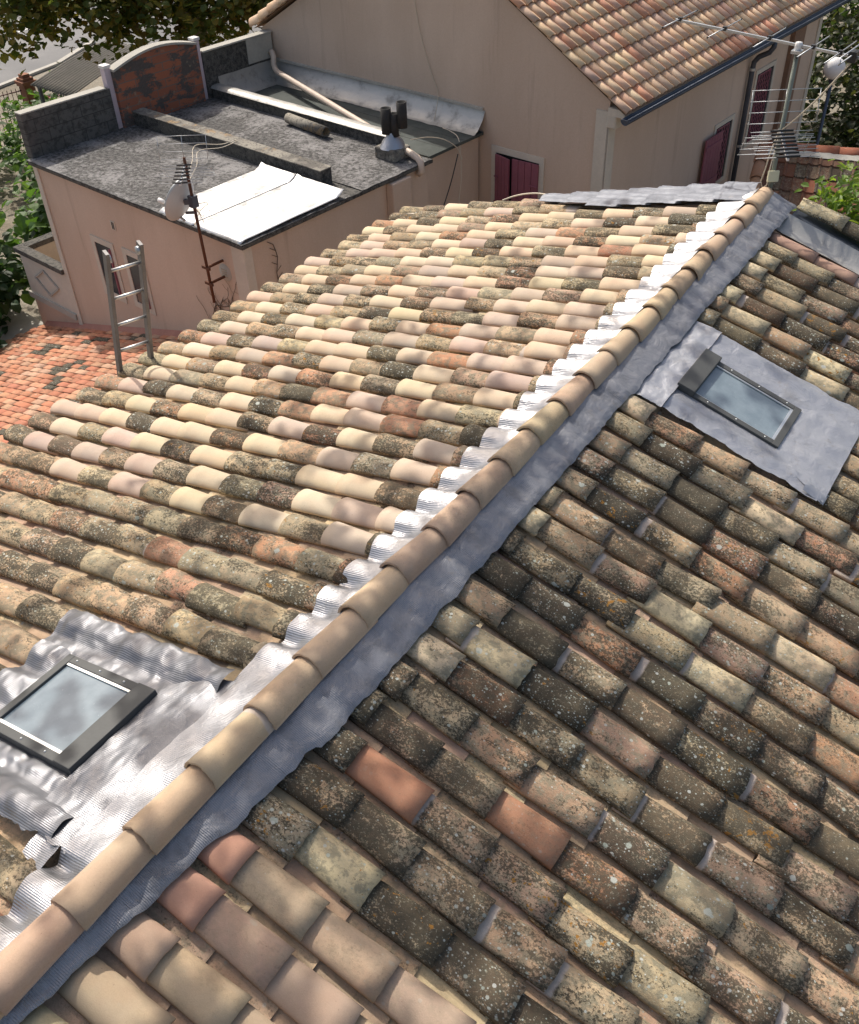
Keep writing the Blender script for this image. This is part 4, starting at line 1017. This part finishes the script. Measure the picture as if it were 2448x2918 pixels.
for (a, b) in (((-38.85, 19.31), (-36.9, 20.25)), ((-36.47, 18.37), (-36.6, 19.6)), ((-38.9, 17.0), (-36.9, 18.1))):
    a, b = Vector((*a, GZ+.008)), Vector((*b, GZ+.008)); d = (b-a).normalized(); n_ = Vector((-d.y, d.x, 0))*.06
    mb = MB(); mb.quad(a+n_, b+n_, b-n_, a-n_); tag(mb.build('road_marking', 'white'), kind='structure')
lw = MB(); lw.box(6.7, 8.6, -1.6, .1, GZ, -5.75, N); tag(lw.build('garden_wall', 'limestone', None, N(7.6, -.5, GZ), bevel=.03), 'pale stone block of wall at the left below the hedge', 'wall')

# ================================================================ vegetation
def leaf_mesh(mb, centers, size, cols, droop=.35, compound=False):
    for (c, dirv, tint, sc) in centers:
        L = size*sc; d = Vector(dirv).normalized(); sd = d.cross(Vector((random.gauss(0, .3), random.gauss(0, .3), 1))).normalized(); n = sd.cross(d)
        w = L*(.48 if not compound else .25)
        p = Vector(c); f = .22*L
        vs = [p, p+d*L*.35+sd*w+n*f*.4, p+d*L*.75+sd*w*.72+n*f*.2, p+d*L-n*f*.6, p+d*L*.75-sd*w*.72+n*f*.2, p+d*L*.35-sd*w+n*f*.4, p+d*L*.45-n*f*.15]
        mb.add(vs, [(0, 1, 6), (1, 2, 6), (2, 3, 6), (3, 4, 6), (4, 5, 6), (5, 0, 6)], None, (*tint, 1))
def crown(mb, blobs, n, size, cols, clump=7, shell=.55, spread=.35, compound=False):
    tot = sum(b[3]*b[4]*b[5] for b in blobs); L = []
    for (x, y, z, rx, ry, rz) in blobs:
        for _ in range(max(1, int(n*rx*ry*rz/tot/clump))):
            d = Vector((random.gauss(0, 1), random.gauss(0, 1), random.gauss(0, 1))).normalized(); r = (shell+(1-shell)*random.random()**.6)*(1+.16*nz(d.x*2+x, d.y*2+y, d.z*2+z))
            c = Vector((x+d.x*rx*r, y+d.y*ry*r, z+d.z*rz*r)); base = random.choice(cols)
            for _k in range(clump):
                q = c+Vector((random.gauss(0, spread), random.gauss(0, spread), random.gauss(0, spread*.7)))
                dv = Vector((d.x*.5+random.gauss(0, .6), d.y*.5+random.gauss(0, .6), random.gauss(-.25, .4)))
                L.append((q, dv, vary(base, .22), random.uniform(.7, 1.25)))
    leaf_mesh(mb, L, size, None, compound=compound)
def limbs(root, pts, mat='bark'):
    mb = MB()
    for p, r in pts: mb.tube(p, r, 8)
    return mb.build('trunk', mat, root)
random.seed(77)
PLANE = [(.13, .15, .035), (.17, .15, .035), (.20, .16, .04), (.10, .135, .035), (.26, .24, .055), (.08, .115, .03), (.15, .11, .035), (.11, .15, .04)]
t1 = thing('plane_tree', (-17.6, 10.4, GZ), 'plane tree with browning leaves hanging over the street', 'tree')
limbs(t1, [([(-17.6, 10.4, GZ), (-17.6, 10.4, -2), (-18.2, 11, 2), (-19.6, 12.6, 5)], [.36, .32, .22, .08]),
           ([(-17.6, 10.4, -2), (-18.0, 8.6, -.4), (-18.6, 6.8, -.8)], [.14, .09, .03]), ([(-17.6, 10.4, -1.6), (-16, 10.6, -.2), (-14.4, 11.2, -.9)], [.14, .09, .03])])
mb = MB()
crown(mb, [(-19.0, 6.0, -.9, 1.5, 1.5, 1.6), (-17.9, 7.2, -.9, 1.6, 1.6, 1.7), (-16.8, 8.4, -1.0, 1.6, 1.6, 1.7), (-15.6, 9.6, -1.1, 1.6, 1.6, 1.6), (-14.6, 10.8, -1.2, 1.5, 1.5, 1.5), (-13.6, 12.2, -1.3, 1.5, 1.5, 1.5), (-18.6, 9.4, .2, 2.4, 2.4, 2.6), (-16.2, 11.6, 0, 2.4, 2.4, 2.6), (-20.4, 8.4, .0, 1.8, 1.8, 2.0), (-20.0, 13.0, 3.4, 3.4, 3.4, 3.0)], 36000, .19, PLANE, 8, .25, .24)
mb.build('crown', 'leaf', t1, fix=False)
t2 = thing('plane_tree', (-18.6, 17.4, GZ), 'second taller plane tree behind the annex, its crown above the picture', 'tree')
limbs(t2, [([(-18.6, 17.4, GZ), (-18.5, 17.3, 4), (-18.2, 17.2, 12), (-18, 17, 20.5)], [.4, .34, .22, .08])])
mb = MB(); crown(mb, [(-17.9, 17.0, 19.0, 4.4, 4.4, 4.), ], 420, .3, PLANE, 7, .15, .20); mb.build('crown', 'leaf', t2, fix=False)
t3 = thing('plane_tree', (-9.6, -9.6, GZ), 'leaning plane tree left of the picture whose leaves dapple the ridge', 'tree')
limbs(t3, [([(-9.6, -9.6, GZ), (-9.6, -9.5, -2), (-9.2, -9, 2), (-7.8, -7.4, 4.6), (-6.4, -5, 5.5), (-5.4, -2, 5.8), (-5, .6, 5.9)], [.24, .21, .16, .10, .06, .04, .012]), ([(-8.4, -8, 3.6), (-6.6, -7.4, 5.0), (-4.6, -6.6, 5.6)], [.07, .04, .012]), ([(-6.6, -5.4, 5.4), (-5, -4.4, 5.6), (-3.6, -3.6, 5.7)], [.05, .025, .008])])
mb = MB(); crown(mb, [(-3.8, -2.95, 5.95, 2.1, 4.4, .7)], 1500, .12, PLANE, 5, .05, .045); crown(mb, [(-3.9, -5.15, 5.95, 1.5, 1.8, .6)], 520, .12, PLANE, 5, .05, .045); crown(mb, [(-5.9, -1.35, 5.85, 1.8, 4.8, .8)], 560, .13, PLANE, 5, .05, .05)
mb.build('crown', 'leaf', t3, fix=False)
GREEN = [(.07, .14, .035), (.09, .18, .045), (.055, .11, .028), (.12, .21, .06), (.045, .09, .026)]
def shrub(name, label, blobs, n, size, cols, stems, cat='shrub', group=None, **kw):
    b = blobs[0]; t = thing(name, (b[0], b[1], GZ), label, cat, group); mb = MB(); crown(mb, blobs, n, size, cols, **kw); mb.build('foliage', 'leaf', t, fix=False)
    limbs(t, stems, 'stem'); return t
def NX(s, v, z, r, rz=None): p = N(s, v, z); return (p.x, p.y, p.z, r, r, rz or r)
shrub('broadleaf_shrub', 'tall big leaved green shrub left of the annex wall', [NX(7.4, 2.2, -4.0, 1.0, 1.3), NX(8.4, 3.0, -4.4, 1.2, 1.4), NX(9.6, 3.6, -4.6, 1.3, 1.4), NX(7.0, 3.4, -3.6, .8, .9), NX(8.6, 1.7, -5.0, 1.0, 1.2), NX(10.6, 4.6, -5.0, 1.2, 1.3)], 3600, .27, GREEN, [([N(7.6, 2.4, GZ), N(7.5, 2.3, -3.6)], [.08, .02]), ([N(9, 3.2, GZ), N(9, 3.2, -4)], [.08, .02])], spread=.25)
shrub('broadleaf_shrub', 'dark low shrub at the left edge above the red roof', [NX(7.9, -1.0, -4.9, .75, .7), NX(8.5, -.3, -4.9, .8, .8), NX(7.1, -1.5, -5.1, .5, .5)], 1100, .22, [(.02, .05, .02), (.03, .07, .025), (.045, .08, .025)], [([N(8.1, -.8, GZ), N(8.0, -.8, -4.8)], [.05, .02])], spread=.2)
shrub('broadleaf_shrub', 'leafy shrub below the block parapet beside the iron fence', [NX(16.8, 6.0, -5.4, .9, .8), NX(15.2, 5.2, -5.4, 1.0, .8), NX(18.2, 6.9, -5.6, .7, .6), NX(13.2, 4.6, -5.4, 1.1, 1.0), NX(18.0, 4.4, -5.9, 1.0, .7), NX(16.6, 3.0, -5.9, 1.2, .7)], 2200, .22, GREEN, [([N(16.5, 5.8, GZ), N(16.5, 5.8, -5.2)], [.05, .02])], spread=.22)
shrub('flowering_shrub', 'sparse shrub with drooping stems in front of the corrugated canopy', [NX(18.4, 7.9, -4.9, .4, .4), NX(18.0, 8.2, -4.7, .3, .3)], 160, .13, GREEN+[(.35, .12, .35)], [([N(18.3, 7.9, GZ), N(18.3, 8., -4.6)], [.03, .01])], spread=.15)
DG = [(.022, .04, .014), (.03, .05, .018), (.018, .032, .012), (.045, .065, .025), (.06, .07, .03)]
shrub('hedge_tree', 'dark ivy covered tree behind the globe lamp', [(-2.6, 17.5, -3.8, 1.6, 1.6, 2.2), (-1.4, 18.2, -3.4, 1.6, 1.6, 2.4), (-.1, 18.0, -4., 1.6, 1.6, 2.2), (-2.0, 16.2, -5.2, 1.4, 1.4, 1.3), (-.6, 16.4, -5.2, 1.4, 1.4, 1.3), (-1.0, 15.0, -5.7, 1.5, 1.2, .9)], 8500, .17, DG, [([(-1.4, 18, GZ), (-1.4, 18, -3)], [.2, .08])], cat='tree', spread=.22)
shrub('hedge_tree', 'taller dark tree filling the top right corner', [(-3.6, 21.5, -2.6, 2.4, 2.0, 3.0), (-1.4, 22.5, -2.2, 2.6, 2.2, 3.2), (1.2, 22.0, -2.6, 2.4, 2., 3.), (-5.2, 23.5, -2.2, 2.2, 2., 3.)], 8500, .22, DG+[(.05, .05, .02)], [([(-1.6, 22.5, GZ), (-1.6, 22.5, -1)], [.3, .1])], cat='tree', spread=.28)
BRIGHT = [(.16, .26, .045), (.20, .30, .05), (.12, .21, .04), (.24, .33, .07), (.10, .17, .03)]
shrub('bright_shrub', 'bright yellow green shrub beyond the far roof edge', [(.30, 2.0, -.78, .30, .28, .22), (.62, 2.0, -.50, .36, .34, .40), (1.05, 2.0, -.42, .45, .4, .55), (.5, 1.9, -.95, .5, .35, .25), (1.5, 1.9, -.5, .5, .45, .6)], 2200, .11, BRIGHT, [([(.9, 2.1, GZ), (.95, 2.0, -.6)], [.06, .015]), ([(.9, 2.1, -3), (.4, 2.0, -.8)], [.03, .008])], spread=.12, compound=True)
for ob in bpy.data.objects:
    if '_o' in ob: del ob['_o']
